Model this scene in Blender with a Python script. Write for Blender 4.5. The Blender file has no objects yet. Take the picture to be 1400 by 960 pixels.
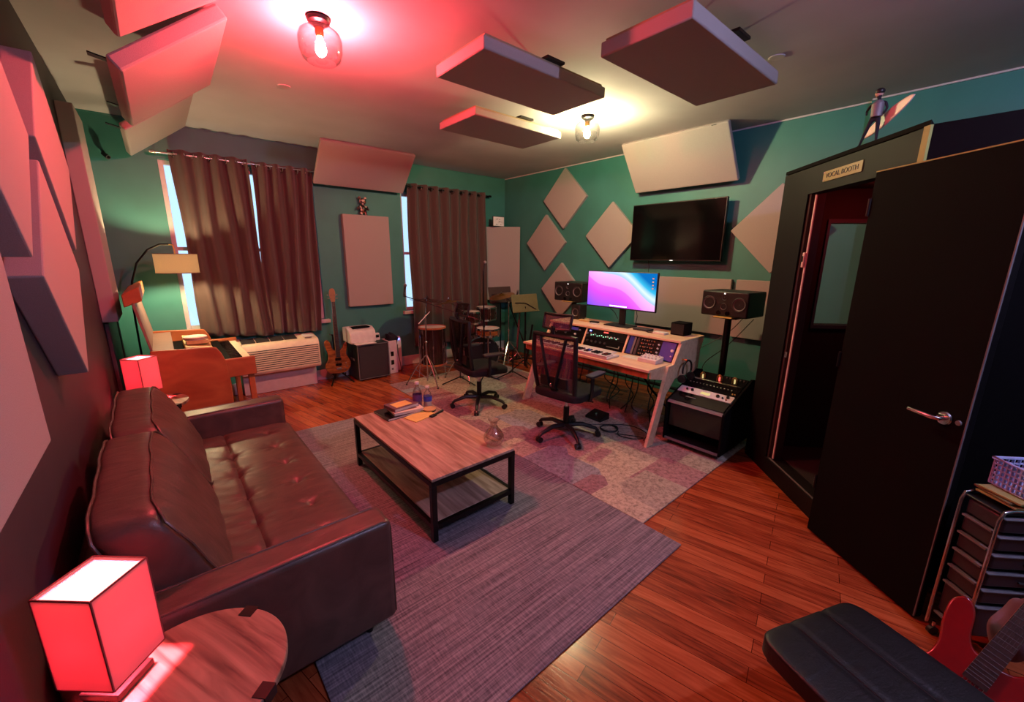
# powers of the lamps and of the added booth glow
P_RED, P_YEL, P_VIO, P_TL, P_ARC, SH_E, P_BOOTH_FILL, EXPO = 3700.0, 1950.0, 2500.0, 3200.0, 1600.0, 0.10, 120.0, 0.0
CART0, CART_H = (2.42, -.19, 0), .73
RG_P, RG_N, RG_F, CLOTH = (1.985, -.21, .275), (.20, -.095, .27), (-.9, .1, .4), (2.24, -.30, .39)
import bpy, bmesh, math, random
from math import sin, cos, pi, radians, sqrt
from mathutils import Vector, Matrix
random.seed(4)
SC = bpy.context.scene
COL = SC.collection

# ------------------------------------------------------------------ materials
def srgb(c):
    o = []
    for v in c:
        v = v / 255.0
        o.append(v / 12.92 if v <= 0.04045 else ((v + 0.055) / 1.055) ** 2.4)
    return (o[0], o[1], o[2], 1.0)

def newmat(name):
    m = bpy.data.materials.new(name); m.use_nodes = True
    nt = m.node_tree
    for n in list(nt.nodes): nt.nodes.remove(n)
    out = nt.nodes.new('ShaderNodeOutputMaterial')
    return m, nt, out

def N(nt, kind, **kw):
    n = nt.nodes.new(kind)
    for k, v in kw.items():
        if k in n.inputs: n.inputs[k].default_value = v
        else: setattr(n, k, v)
    return n

def principled(nt, out):
    b = nt.nodes.new('ShaderNodeBsdfPrincipled')
    nt.links.new(b.outputs[0], out.inputs[0])
    return b

def coords(nt, scale=(1, 1, 1), rot=(0, 0, 0), kind='Object'):
    t = nt.nodes.new('ShaderNodeTexCoord'); m = nt.nodes.new('ShaderNodeMapping')
    m.inputs['Scale'].default_value = scale; m.inputs['Rotation'].default_value = rot
    nt.links.new(t.outputs[kind], m.inputs[0])
    return m.outputs[0]

def ramp(nt, fac, stops, interp='LINEAR'):
    r = nt.nodes.new('ShaderNodeValToRGB'); cr = r.color_ramp; cr.interpolation = interp
    while len(cr.elements) > len(stops): cr.elements.remove(cr.elements[-1])
    while len(cr.elements) < len(stops): cr.elements.new(0.5)
    for e, (p, c) in zip(cr.elements, stops):
        e.position = p; e.color = srgb(c) if max(c) > 1.001 else (c[0], c[1], c[2], 1)
    nt.links.new(fac, r.inputs[0])
    return r.outputs[0]

def bump(nt, b, height, strength=0.3, dist=0.005):
    n = nt.nodes.new('ShaderNodeBump')
    n.inputs['Strength'].default_value = strength; n.inputs['Distance'].default_value = dist
    nt.links.new(height, n.inputs['Height']); nt.links.new(n.outputs[0], b.inputs['Normal'])

def mat(name, c, rough=0.6, metal=0.0, var=0.0, vscale=20.0, bmp=0.0, bscale=200.0, spec=0.5, coat=0.0, sheen=0.0):
    m, nt, out = newmat(name); b = principled(nt, out)
    b.inputs['Base Color'].default_value = srgb(c); b.inputs['Roughness'].default_value = rough
    b.inputs['Metallic'].default_value = metal; b.inputs['Specular IOR Level'].default_value = spec
    b.inputs['Coat Weight'].default_value = coat; b.inputs['Sheen Weight'].default_value = sheen
    co = coords(nt)
    nz = nt.nodes.new('ShaderNodeTexNoise'); nz.inputs['Scale'].default_value = vscale; nz.inputs['Detail'].default_value = 4
    nt.links.new(co, nz.inputs['Vector'])
    v = max(var, 0.03)
    lo = tuple(max(0.001, x * (1 - v)) for x in c); hi = tuple(min(255, x * (1 + v)) for x in c)
    nt.links.new(ramp(nt, nz.outputs[0], [(0.3, lo if max(lo) > 1.001 else (1.1, 1.1, 1.1)), (0.7, hi if max(hi) > 1.001 else (1.2, 1.2, 1.2))]), b.inputs['Base Color'])
    if bmp:
        nb = nt.nodes.new('ShaderNodeTexNoise'); nb.inputs['Scale'].default_value = bscale; nb.inputs['Detail'].default_value = 3
        nt.links.new(co, nb.inputs['Vector']); bump(nt, b, nb.outputs[0], bmp, 0.004)
    return m

def glow(name, c, strength):
    m, nt, out = newmat(name)
    e = nt.nodes.new('ShaderNodeEmission'); e.inputs[0].default_value = (c[0], c[1], c[2], 1); e.inputs[1].default_value = strength
    nt.links.new(e.outputs[0], out.inputs[0]); return m

def thin_glass(name, tint=(1, 1, 1), gl=0.12):
    m, nt, out = newmat(name)
    t = nt.nodes.new('ShaderNodeBsdfTransparent'); t.inputs[0].default_value = (*tint, 1)
    g = nt.nodes.new('ShaderNodeBsdfGlossy'); g.inputs['Roughness'].default_value = 0.03
    lw = nt.nodes.new('ShaderNodeLayerWeight'); lw.inputs[0].default_value = 0.35
    r = nt.nodes.new('ShaderNodeMath'); r.operation = 'MULTIPLY_ADD'; r.inputs[1].default_value = 0.55; r.inputs[2].default_value = gl * 0.35
    nt.links.new(lw.outputs['Facing'], r.inputs[0])
    mx = nt.nodes.new('ShaderNodeMixShader'); nt.links.new(r.outputs[0], mx.inputs[0])
    nt.links.new(t.outputs[0], mx.inputs[1]); nt.links.new(g.outputs[0], mx.inputs[2])
    nt.links.new(mx.outputs[0], out.inputs[0]); return m

def shade_cloth(name, c, emis, estr, trans=0.6):
    """woven lamp shade: lets its bulb through and glows with it"""
    m, nt, out = newmat(name)
    co = coords(nt, (60, 60, 260)); nz = nt.nodes.new('ShaderNodeTexNoise'); nz.inputs['Scale'].default_value = 3.0
    nt.links.new(co, nz.inputs['Vector'])
    d = nt.nodes.new('ShaderNodeBsdfDiffuse'); d.inputs[0].default_value = srgb(c)
    t = nt.nodes.new('ShaderNodeBsdfTranslucent'); t.inputs[0].default_value = srgb(c)
    mx = nt.nodes.new('ShaderNodeMixShader'); mx.inputs[0].default_value = trans
    nt.links.new(d.outputs[0], mx.inputs[1]); nt.links.new(t.outputs[0], mx.inputs[2])
    e = nt.nodes.new('ShaderNodeEmission')
    cc = ramp(nt, nz.outputs[0], [(0.3, tuple(x * 0.75 for x in emis)), (0.7, emis)])
    nt.links.new(cc, e.inputs[0]); e.inputs[1].default_value = estr
    ad = nt.nodes.new('ShaderNodeAddShader')
    nt.links.new(mx.outputs[0], ad.inputs[0]); nt.links.new(e.outputs[0], ad.inputs[1])
    nt.links.new(ad.outputs[0], out.inputs[0]); return m

def wood(name, c1, c2, rough=0.45, scale=(3, 30, 30), rot=(0, 0, 0), bmp=0.1):
    m, nt, out = newmat(name); b = principled(nt, out); b.inputs['Roughness'].default_value = rough
    co = coords(nt, scale, rot)
    nz = nt.nodes.new('ShaderNodeTexNoise'); nz.inputs['Scale'].default_value = 1.0; nz.inputs['Detail'].default_value = 6; nz.inputs['Distortion'].default_value = 0.6
    nt.links.new(co, nz.inputs['Vector'])
    nt.links.new(ramp(nt, nz.outputs[0], [(0.32, c1), (0.66, c2)]), b.inputs['Base Color'])
    bump(nt, b, nz.outputs[0], bmp, 0.002); return m

def floor_mat():
    m, nt, out = newmat('oak_planks'); b = principled(nt, out)
    a = radians(12.9)
    co = coords(nt, (1, 1, 1), (0, 0, -(pi / 2 + a)))
    br = nt.nodes.new('ShaderNodeTexBrick'); br.offset = 0.37; br.offset_frequency = 2
    for k, v in (('Scale', 1.0), ('Mortar Size', 0.0018), ('Mortar Smooth', 0.2), ('Bias', 0.0), ('Brick Width', 0.9), ('Row Height', 0.083)):
        br.inputs[k].default_value = v
    br.inputs['Color1'].default_value = (0, 0, 0, 1); br.inputs['Color2'].default_value = (1, 1, 1, 1); br.inputs['Mortar'].default_value = (0.45, 0.45, 0.45, 1)
    nt.links.new(co, br.inputs['Vector'])
    mp = nt.nodes.new('ShaderNodeMapping'); mp.inputs['Scale'].default_value = (2.6, 30, 1); nt.links.new(co, mp.inputs[0])
    nz = nt.nodes.new('ShaderNodeTexNoise'); nz.inputs['Scale'].default_value = 1.4; nz.inputs['Detail'].default_value = 7; nz.inputs['Distortion'].default_value = 1.2
    nt.links.new(mp.outputs[0], nz.inputs['Vector'])
    mixf = nt.nodes.new('ShaderNodeMixRGB'); mixf.inputs[0].default_value = 0.72
    nt.links.new(br.outputs[0], mixf.inputs[1]); nt.links.new(nz.outputs[0], mixf.inputs[2])
    col = ramp(nt, mixf.outputs[0], [(0.2, (84, 30, 16)), (0.4, (142, 60, 33)), (0.6, (176, 86, 48)), (0.82, (200, 108, 64))])
    mm = nt.nodes.new('ShaderNodeMixRGB'); mm.blend_type = 'MULTIPLY'; mm.inputs[2].default_value = (0.25, 0.15, 0.12, 1)
    nt.links.new(br.outputs[1], mm.inputs[0]); nt.links.new(col, mm.inputs[1])
    nt.links.new(mm.outputs[0], b.inputs['Base Color'])
    nt.links.new(ramp(nt, nz.outputs[0], [(0.2, (0.13,) * 3), (0.8, (0.26,) * 3)]), b.inputs['Roughness'])
    bump(nt, b, mixf.outputs[0], 0.25, 0.002)
    return m

def rug_streaks():
    m, nt, out = newmat('streaked_rug'); b = principled(nt, out); b.inputs['Roughness'].default_value = 0.95
    b.inputs['Sheen Weight'].default_value = 0.3
    co = coords(nt, (1.3, 60, 1)); nz = nt.nodes.new('ShaderNodeTexNoise'); nz.inputs['Scale'].default_value = 1.6; nz.inputs['Detail'].default_value = 6
    nt.links.new(co, nz.inputs['Vector'])
    c2 = coords(nt, (70, 9, 1)); n2 = nt.nodes.new('ShaderNodeTexNoise'); n2.inputs['Scale'].default_value = 2.0; nt.links.new(c2, n2.inputs['Vector'])
    mx = nt.nodes.new('ShaderNodeMixRGB'); mx.inputs[0].default_value = 0.35
    nt.links.new(nz.outputs[0], mx.inputs[1]); nt.links.new(n2.outputs[0], mx.inputs[2])
    nt.links.new(ramp(nt, mx.outputs[0], [(0.32, (52, 49, 56)), (0.48, (112, 106, 114)), (0.66, (160, 152, 156))]), b.inputs['Base Color'])
    bump(nt, b, mx.outputs[0], 0.5, 0.006); return m

def rug_patches():
    m, nt, out = newmat('patchwork_rug'); b = principled(nt, out); b.inputs['Roughness'].default_value = 0.95
    co = coords(nt, (1.55, 1.35, 1)); vo = nt.nodes.new('ShaderNodeTexVoronoi'); vo.distance = 'CHEBYCHEV'; vo.inputs['Scale'].default_value = 1.25; vo.inputs['Randomness'].default_value = 0.6
    nt.links.new(co, vo.inputs['Vector'])
    sep = nt.nodes.new('ShaderNodeSeparateColor'); nt.links.new(vo.outputs['Color'], sep.inputs[0])
    patch = ramp(nt, sep.outputs[0], [(0.0, (184, 174, 158)), (0.3, (158, 122, 130)), (0.5, (204, 192, 170)), (0.7, (160, 162, 172)), (0.86, (178, 138, 140))], 'CONSTANT')
    c2 = coords(nt, (1, 1, 1)); nz = nt.nodes.new('ShaderNodeTexNoise'); nz.inputs['Scale'].default_value = 34; nz.inputs['Detail'].default_value = 8; nz.inputs['Roughness'].default_value = 0.75
    nt.links.new(c2, nz.inputs['Vector'])
    wear = ramp(nt, nz.outputs[0], [(0.38, (0.34, 0.31, 0.32)), (0.5, (0.78, 0.76, 0.75)), (0.60, (1.0, 1.0, 1.0))])
    mm = nt.nodes.new('ShaderNodeMixRGB'); mm.blend_type = 'MULTIPLY'; mm.inputs[0].default_value = 0.85
    nt.links.new(patch, mm.inputs[1]); nt.links.new(wear, mm.inputs[2]); nt.links.new(mm.outputs[0], b.inputs['Base Color'])
    bump(nt, b, nz.outputs[0], 0.5, 0.006); return m

def leather(name, c, rough=0.36):
    m, nt, out = newmat(name); b = principled(nt, out); b.inputs['Roughness'].default_value = rough; b.inputs['Base Color'].default_value = srgb(c)
    co = coords(nt)
    v = nt.nodes.new('ShaderNodeTexVoronoi'); v.inputs['Scale'].default_value = 220; nt.links.new(co, v.inputs['Vector'])
    cs = coords(nt, (3.0, 9.0, 3.0)); n = nt.nodes.new('ShaderNodeTexNoise'); n.inputs['Scale'].default_value = 2.4; n.inputs['Detail'].default_value = 5; n.inputs['Distortion'].default_value = 0.9
    nt.links.new(cs, n.inputs['Vector'])
    b1 = nt.nodes.new('ShaderNodeBump'); b1.inputs['Strength'].default_value = 0.22; b1.inputs['Distance'].default_value = 0.012; nt.links.new(n.outputs[0], b1.inputs['Height'])
    b2 = nt.nodes.new('ShaderNodeBump'); b2.inputs['Strength'].default_value = 0.15; b2.inputs['Distance'].default_value = 0.002; nt.links.new(v.outputs[0], b2.inputs['Height'])
    nt.links.new(b1.outputs[0], b2.inputs['Normal']); nt.links.new(b2.outputs[0], b.inputs['Normal'])
    nt.links.new(ramp(nt, n.outputs[0], [(0.3, tuple(x * 0.85 for x in c)), (0.7, tuple(min(255, x * 1.15) for x in c))]), b.inputs['Base Color'])
    return m

def screen_mat():
    m, nt, out = newmat('desktop_wallpaper')
    tc = nt.nodes.new('ShaderNodeTexCoord'); sp = nt.nodes.new('ShaderNodeSeparateXYZ'); nt.links.new(tc.outputs['Generated'], sp.inputs[0])
    def M(op, a, b=None, c=None):
        n = nt.nodes.new('ShaderNodeMath'); n.operation = op
        for i, v in enumerate((a, b, c)):
            if v is None: continue
            if isinstance(v, (int, float)): n.inputs[i].default_value = v
            else: nt.links.new(v, n.inputs[i])
        return n.outputs[0]
    u = M('SUBTRACT', 1.0, sp.outputs[1]); v = sp.outputs[2]
    w = M('MULTIPLY', M('SINE', M('MULTIPLY_ADD', u, 7.5, 0.6)), 0.055)
    t = M('ADD', M('ADD', M('MULTIPLY', u, 0.52), M('MULTIPLY', v, 0.50)), w)
    col = ramp(nt, t, [(0.0, (96, 90, 250)), (0.16, (170, 90, 245)), (0.34, (228, 84, 240)), (0.46, (236, 110, 245)), (0.475, (240, 150, 245)),
                       (0.64, (250, 190, 245)), (0.66, (170, 210, 250)), (0.72, (225, 245, 255)), (0.80, (60, 190, 235)), (0.9, (10, 110, 190))])
    e = nt.nodes.new('ShaderNodeEmission'); nt.links.new(col, e.inputs[0]); e.inputs[1].default_value = 1.15
    nt.links.new(e.outputs[0], out.inputs[0]); return m

def mesh_cloth(name, c, alpha=0.45):
    m, nt, out = newmat(name)
    d = nt.nodes.new('ShaderNodeBsdfDiffuse'); d.inputs[0].default_value = srgb(c)
    t = nt.nodes.new('ShaderNodeBsdfTransparent'); mx = nt.nodes.new('ShaderNodeMixShader')
    co = coords(nt, (1, 1, 1)); w = nt.nodes.new('ShaderNodeTexNoise'); w.inputs['Scale'].default_value = 260; nt.links.new(co, w.inputs['Vector'])
    r = ramp(nt, w.outputs[0], [(0.3, (alpha * 0.6,) * 3), (0.7, (min(1, alpha * 1.4),) * 3)])
    nt.links.new(r, mx.inputs[0]); nt.links.new(t.outputs[0], mx.inputs[1]); nt.links.new(d.outputs[0], mx.inputs[2])
    nt.links.new(mx.outputs[0], out.inputs[0]); return m

M = {}
M['floor'] = floor_mat()
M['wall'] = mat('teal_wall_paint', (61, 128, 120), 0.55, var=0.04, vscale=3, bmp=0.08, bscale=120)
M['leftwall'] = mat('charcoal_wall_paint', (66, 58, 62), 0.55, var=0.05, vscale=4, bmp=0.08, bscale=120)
M['ceiling'] = mat('ceiling_paint', (196, 190, 194), 0.85, var=0.02, vscale=2, bmp=0.1, bscale=60)
M['trim'] = mat('white_trim_paint', (205, 195, 195), 0.4)
M['panel'] = mat('grey_acoustic_cloth', (166, 156, 152), 0.95, var=0.05, vscale=350, bmp=0.35, bscale=500)
M['panel_edge'] = mat('panel_wood_edge', (150, 130, 100), 0.7)
M['darkdoor'] = mat('black_door_paint', (16, 16, 18), 0.5)
M['black'] = mat('black_plastic', (18, 17, 18), 0.45)
M['blackm'] = mat('black_metal', (16, 15, 16), 0.35, metal=0.4)
M['blackmatte'] = mat('matte_black_board', (7, 5, 6), 0.85, bmp=0.1, spec=0.12)
M['blackgloss'] = mat('gloss_black', (8, 8, 9), 0.12)
M['darkgrey'] = mat('dark_grey_plastic', (52, 50, 52), 0.5)
M['midgrey'] = mat('mid_grey_plastic', (110, 106, 108), 0.5)
M['white'] = mat('white_plastic', (222, 216, 212), 0.4)
M['cream'] = mat('cream_plastic', (232, 220, 192), 0.45)
M['chrome'] = mat('chrome', (215, 213, 212), 0.16, metal=1.0)
M['brass'] = mat('brass', (196, 160, 84), 0.3, metal=1.0)
M['bronze'] = mat('cymbal_bronze', (170, 128, 66), 0.3, metal=0.9, var=0.1, vscale=40)
M['curtain'] = mat('brown_curtain_cloth', (80, 60, 55), 0.8, var=0.06, vscale=300, bmp=0.2, bscale=400, sheen=0.3)
M['leather'] = leather('brown_leather', (88, 66, 58), 0.38)
M['blackleather'] = leather('black_leather', (13, 12, 14), 0.45)
M['ply'] = wood('birch_plywood', (226, 190, 146), (245, 214, 172), 0.42, (30, 3, 30))
M['tablewood'] = wood('ash_laminate', (138, 106, 88), (206, 176, 156), 0.4, (26, 2.2, 26))
M['sidewood'] = wood('side_table_wood', (92, 62, 50), (178, 138, 116), 0.4, (34, 2.6, 26), (0, 0, 0.15))
M['organwood'] = wood('organ_walnut', (150, 76, 40), (186, 108, 62), 0.4, (3, 26, 6))
M['organcloth'] = mat('organ_top_board', (130, 96, 84), 0.6)
M['tan'] = mat('tan_board', (200, 168, 112), 0.6)
M['rugA'] = rug_streaks()
M['rugB'] = rug_patches()
M['glass'] = thin_glass('clear_glass')
M['paneglass'] = thin_glass('window_glass', (0.92, 0.96, 1.0))
M['paper'] = mat('paper', (226, 220, 206), 0.8)
M['yellowpaper'] = mat('yellow_paper', (232, 206, 120), 0.8)
M['blue'] = mat('blue_anodised', (36, 62, 150), 0.35, metal=0.3)
M['red'] = mat('red_lacquer', (128, 9, 8), 0.2, coat=0.5)
M['amber'] = wood('bass_body_wood', (92, 50, 24), (160, 96, 48), 0.25, (8, 8, 30))
M['olive'] = mat('olive_music_stand', (104, 98, 62), 0.6)
M['brownstand'] = mat('brown_music_stand', (64, 44, 42), 0.6)
M['fret'] = mat('rosewood', (48, 30, 22), 0.45, var=0.2, vscale=60)
M['maple'] = mat('maple', (150, 108, 66), 0.4)
M['purple'] = mat('purple_label', (96, 60, 130), 0.5)
M['bluelabel'] = mat('blue_label', (60, 80, 190), 0.5)
M['pink'] = mat('pale_pink_cloth', (110, 84, 94), 0.9, bmp=0.3, bscale=60)
M['navy'] = mat('navy_cloth', (22, 22, 34), 0.9, bmp=0.3, bscale=80)
M['skin'] = mat('painted_skin', (190, 150, 130), 0.6)
M['screen'] = screen_mat()
M['meshback'] = mesh_cloth('chair_mesh', (96, 70, 86), 0.7)
M['meshdark'] = mesh_cloth('dark_chair_mesh', (20, 17, 19), 0.85)
M['fabric_black'] = mat('black_fabric', (15, 13, 15), 0.9, var=0.1, vscale=200, bmp=0.3, bscale=400)
M['drumshell'] = mat('drum_lacquer', (44, 20, 18), 0.18, coat=0.6)
M['drumhead'] = mat('drum_head', (205, 196, 188), 0.5)
M['tvscreen'] = mat('tv_glass', (6, 5, 6), 0.09)
M['basket'] = mat('pale_basket_plastic', (176, 190, 226), 0.5)
M['yellowlit'] = mat('yellow_lit_wood_edge', (150, 150, 72), 0.6)  # bare wood edge, the yellow lamp's light put into its colour
M['ledgreen'] = glow('green_led', (0.4, 1.0, 0.6), 1.5)
M['ledwhite'] = glow('white_led', (1.0, 0.95, 0.9), 2.5)
M['ledred'] = glow('red_led', (1.0, 0.1, 0.08), 2.0)
M['ledblue'] = glow('blue_led', (0.15, 0.2, 1.0), 6.0)
M['lcd'] = glow('amber_lcd', (1.0, 0.75, 0.3), 0.8)

M['smoke'] = mat('smoky_drawer_plastic', (44, 40, 46), 0.35)
M['boothbrown'] = mat('dark_brown_booth_board', (15, 11, 12), 0.6, spec=0.2)
M['jamb'] = mat('dark_jamb_paint', (64, 40, 42), 0.3)
M['sealstrip'] = mat('pale_seal', (225, 200, 200), 0.3)
M['foamdark'] = mat('black_acoustic_foam', (30, 22, 23), 0.9, bmp=0.5, bscale=40)
M['signgold'] = mat('pale_gold_sign', (150, 142, 84), 0.4)
M['paperwhite'] = mat('bright_white_card', (245, 240, 240), 0.6)
def pattern_mat():
    m, nt, out = newmat('toy_pattern'); b = principled(nt, out); b.inputs['Roughness'].default_value = .35
    v = nt.nodes.new('ShaderNodeTexVoronoi'); v.inputs['Scale'].default_value = 42; nt.links.new(coords(nt), v.inputs['Vector'])
    sp = nt.nodes.new('ShaderNodeSeparateColor'); nt.links.new(v.outputs['Color'], sp.inputs[0])
    nt.links.new(ramp(nt, sp.outputs[0], [(0, (30, 20, 20)), (.35, (215, 195, 175)), (.6, (150, 90, 60)), (.8, (60, 50, 60))], 'CONSTANT'), b.inputs['Base Color']); return m
M['pattern'] = pattern_mat()

# ------------------------------------------------------------------ mesh builder
class B:
    def __init__(s): s.bm = bmesh.new()
    def box(s, x0, x1, y0, y1, z0, z1):
        vs = [s.bm.verts.new(p) for p in ((x0, y0, z0), (x1, y0, z0), (x1, y1, z0), (x0, y1, z0), (x0, y0, z1), (x1, y0, z1), (x1, y1, z1), (x0, y1, z1))]
        for f in ((0, 3, 2, 1), (4, 5, 6, 7), (0, 1, 5, 4), (1, 2, 6, 5), (2, 3, 7, 6), (3, 0, 4, 7)): s.bm.faces.new([vs[i] for i in f])
        return s
    def cbox(s, c, d, R=None):
        vs = []
        for sz in (-1, 1):
            for sx, sy in ((-1, -1), (1, -1), (1, 1), (-1, 1)):
                p = Vector((sx * d[0] / 2, sy * d[1] / 2, sz * d[2] / 2))
                if R: p = R @ p
                vs.append(s.bm.verts.new(p + Vector(c)))
        for f in ((0, 3, 2, 1), (4, 5, 6, 7), (0, 1, 5, 4), (1, 2, 6, 5), (2, 3, 7, 6), (3, 0, 4, 7)): s.bm.faces.new([vs[i] for i in f])
        return s
    def bar(s, p0, p1, w, h=None, up=(0, 0, 1)):
        p0 = Vector(p0); p1 = Vector(p1); d = p1 - p0; h = h or w
        z = d.normalized(); u = Vector(up)
        if abs(z.dot(u)) > 0.98: u = Vector((1, 0, 0))
        x = u.cross(z).normalized(); y = z.cross(x)
        R = Matrix((x, y, z)).transposed()
        return s.cbox((p0 + p1) / 2, (w, h, d.length), R)
    def cyl(s, p0, p1, r0, r1=None, seg=16, cap=True):
        p0 = Vector(p0); p1 = Vector(p1); r1 = r0 if r1 is None else r1
        z = (p1 - p0).normalized(); u = Vector((0, 0, 1)) if abs(z.z) < 0.9 else Vector((1, 0, 0))
        x = u.cross(z).normalized(); y = z.cross(x)
        a = []; b = []
        for i in range(seg):
            t = 2 * pi * i / seg; d = x * cos(t) + y * sin(t)
            a.append(s.bm.verts.new(p0 + d * r0)); b.append(s.bm.verts.new(p1 + d * r1))
        for i in range(seg):
            j = (i + 1) % seg; s.bm.faces.new((a[i], a[j], b[j], b[i]))
        if cap: s.bm.faces.new(list(reversed(a))); s.bm.faces.new(b)
        return s
    def tube(s, pts, r, seg=8, closed=False):
        pts = [Vector(p) for p in pts]; n = len(pts); rings = []
        prev = None
        for i, p in enumerate(pts):
            if closed: t = (pts[(i + 1) % n] - pts[i - 1])
            else: t = pts[min(i + 1, n - 1)] - pts[max(i - 1, 0)]
            t.normalize()
            if prev is None:
                u = Vector((0, 0, 1)) if abs(t.z) < 0.9 else Vector((1, 0, 0)); x = u.cross(t).normalized()
            else:
                x = (prev - t * prev.dot(t)).normalized()
            prev = x; y = t.cross(x)
            rr = r[i] if isinstance(r, (list, tuple)) else r
            rings.append([s.bm.verts.new(p + (x * cos(2 * pi * k / seg) + y * sin(2 * pi * k / seg)) * rr) for k in range(seg)])
        m = n if closed else n - 1
        for i in range(m):
            a = rings[i]; b = rings[(i + 1) % n]
            for k in range(seg): s.bm.faces.new((a[k], a[(k + 1) % seg], b[(k + 1) % seg], b[k]))
        if not closed: s.bm.faces.new(list(reversed(rings[0]))); s.bm.faces.new(rings[-1])
        return s
    def lathe(s, prof, c=(0, 0, 0), seg=28, axis=(0, 0, 1)):
        c = Vector(c); z = Vector(axis).normalized(); u = Vector((1, 0, 0)) if abs(z.x) < 0.9 else Vector((0, 1, 0))
        x = (u - z * u.dot(z)).normalized(); y = z.cross(x); rings = []
        for r, h in prof:
            if r < 1e-5: rings.append([s.bm.verts.new(c + z * h)])
            else: rings.append([s.bm.verts.new(c + z * h + (x * cos(2 * pi * k / seg) + y * sin(2 * pi * k / seg)) * r) for k in range(seg)])
        for a, b in zip(rings, rings[1:]):
            for k in range(seg):
                j = (k + 1) % seg
                if len(a) == 1 and len(b) == 1: continue
                if len(a) == 1: s.bm.faces.new((a[0], b[j], b[k]))
                elif len(b) == 1: s.bm.faces.new((a[k], a[j], b[0]))
                else: s.bm.faces.new((a[k], a[j], b[j], b[k]))
        return s
    def sph(s, c, r, sc=(1, 1, 1), seg=16):
        c = Vector(c); n = seg // 2; prof = [(sin(pi * i / n), -cos(pi * i / n)) for i in range(n + 1)]
        k0 = len(s.bm.verts); s.lathe([(max(0, a) * r, b * r) for a, b in prof], (0, 0, 0), seg)
        s.bm.verts.ensure_lookup_table()
        for v in s.bm.verts[k0:]: v.co = Vector((v.co.x * sc[0], v.co.y * sc[1], v.co.z * sc[2])) + c
        return s
    def prism(s, pts, axis, a, b):
        def P(p, t):
            if axis == 'x': return (t, p[0], p[1])
            if axis == 'y': return (p[0], t, p[1])
            return (p[0], p[1], t)
        A = [s.bm.verts.new(P(p, a)) for p in pts]; C = [s.bm.verts.new(P(p, b)) for p in pts]; n = len(pts)
        s.bm.faces.new(A); s.bm.faces.new(list(reversed(C)))
        for i in range(n): s.bm.faces.new((A[i], C[i], C[(i + 1) % n], A[(i + 1) % n]))
        return s
    def hexa(s, lo, hi):
        """solid from two matching loops"""
        A = [s.bm.verts.new(p) for p in lo]; C = [s.bm.verts.new(p) for p in hi]; n = len(lo)
        s.bm.faces.new(A); s.bm.faces.new(list(reversed(C)))
        for i in range(n): s.bm.faces.new((A[i], C[i], C[(i + 1) % n], A[(i + 1) % n]))
        return s
    def ring(s, c, R, r, axis=(0, 0, 1), seg=20, sub=6):
        c = Vector(c); z = Vector(axis).normalized(); u = Vector((1, 0, 0)) if abs(z.x) < 0.9 else Vector((0, 1, 0))
        x = (u - z * u.dot(z)).normalized(); y = z.cross(x)
        return s.tube([c + (x * cos(2 * pi * k / seg) + y * sin(2 * pi * k / seg)) * R for k in range(seg)], r, sub, True)
    def grid(s, fn, nu, nv, closeu=False):
        V = [[s.bm.verts.new(fn(i / nu, j / nv)) for j in range(nv + 1)] for i in range(nu + 1)]
        for i in range(nu):
            for j in range(nv): s.bm.faces.new((V[i][j], V[i + 1][j], V[i + 1][j + 1], V[i][j + 1]))
        return s
    def puff(s, fn, n=14, k=0.12, e=4.0):
        """rounded cushion: unit cube faces pushed to a superellipsoid, then mapped by fn"""
        seen = {}
        def vert(p):
            key = tuple(round(q, 5) for q in p)
            if key not in seen:
                q = Vector(p); m = (abs(q.x) ** e + abs(q.y) ** e + abs(q.z) ** e) ** (1 / e)
                q2 = q / m
                seen[key] = s.bm.verts.new(fn(q2))
            return seen[key]
        for ax in range(3):
            for sg in (-1, 1):
                for i in range(n):
                    for j in range(n):
                        quad = []
                        for di, dj in ((0, 0), (1, 0), (1, 1), (0, 1)):
                            a = -1 + 2 * (i + di) / n; b = -1 + 2 * (j + dj) / n
                            p = [0, 0, 0]; p[ax] = sg; p[(ax + 1) % 3] = a; p[(ax + 2) % 3] = b
                            quad.append(vert(p))
                        if sg < 0: quad.reverse()
                        s.bm.faces.new(quad)
        return s
    def xf(s, R, t=(0, 0, 0)):
        for v in s.bm.verts: v.co = (R @ v.co) + Vector(t)
        return s
    def build(s, name, material, parent=None, bevel=0.0, smooth=True, sub=0, solid=0.0, seg=2, ang=38):
        bm = s.bm
        bmesh.ops.recalc_face_normals(bm, faces=bm.faces)
        off = Vector((0, 0, 0))
        p = parent
        if p is not None:
            base = p
            while base.parent is not None: base = base.parent
            if base.get('_w') and 'ox' in base: off = Vector((base['ox'], base['oy'], base['oz']))
        if off.length > 0:
            for v in bm.verts: v.co -= off
        if smooth:
            for f in bm.faces: f.smooth = True
            lim = radians(ang)
            for e in bm.edges:
                if len(e.link_faces) == 2 and e.calc_face_angle(0) > lim: e.smooth = False
        me = bpy.data.meshes.new(name); bm.to_mesh(me); bm.free()
        o = bpy.data.objects.new(name, me); COL.objects.link(o)
        me.materials.append(M[material] if isinstance(material, str) else material)
        if parent is not None: o.parent = parent
        if solid:
            md = o.modifiers.new('Solidify', 'SOLIDIFY'); md.thickness = solid; md.offset = 0
        if bevel:
            md = o.modifiers.new('Bevel', 'BEVEL'); md.width = bevel; md.segments = seg; md.limit_method = 'ANGLE'; md.angle_limit = radians(40)
        if sub:
            md = o.modifiers.new('Subdivision', 'SUBSURF'); md.levels = sub; md.render_levels = sub
        return o

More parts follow.
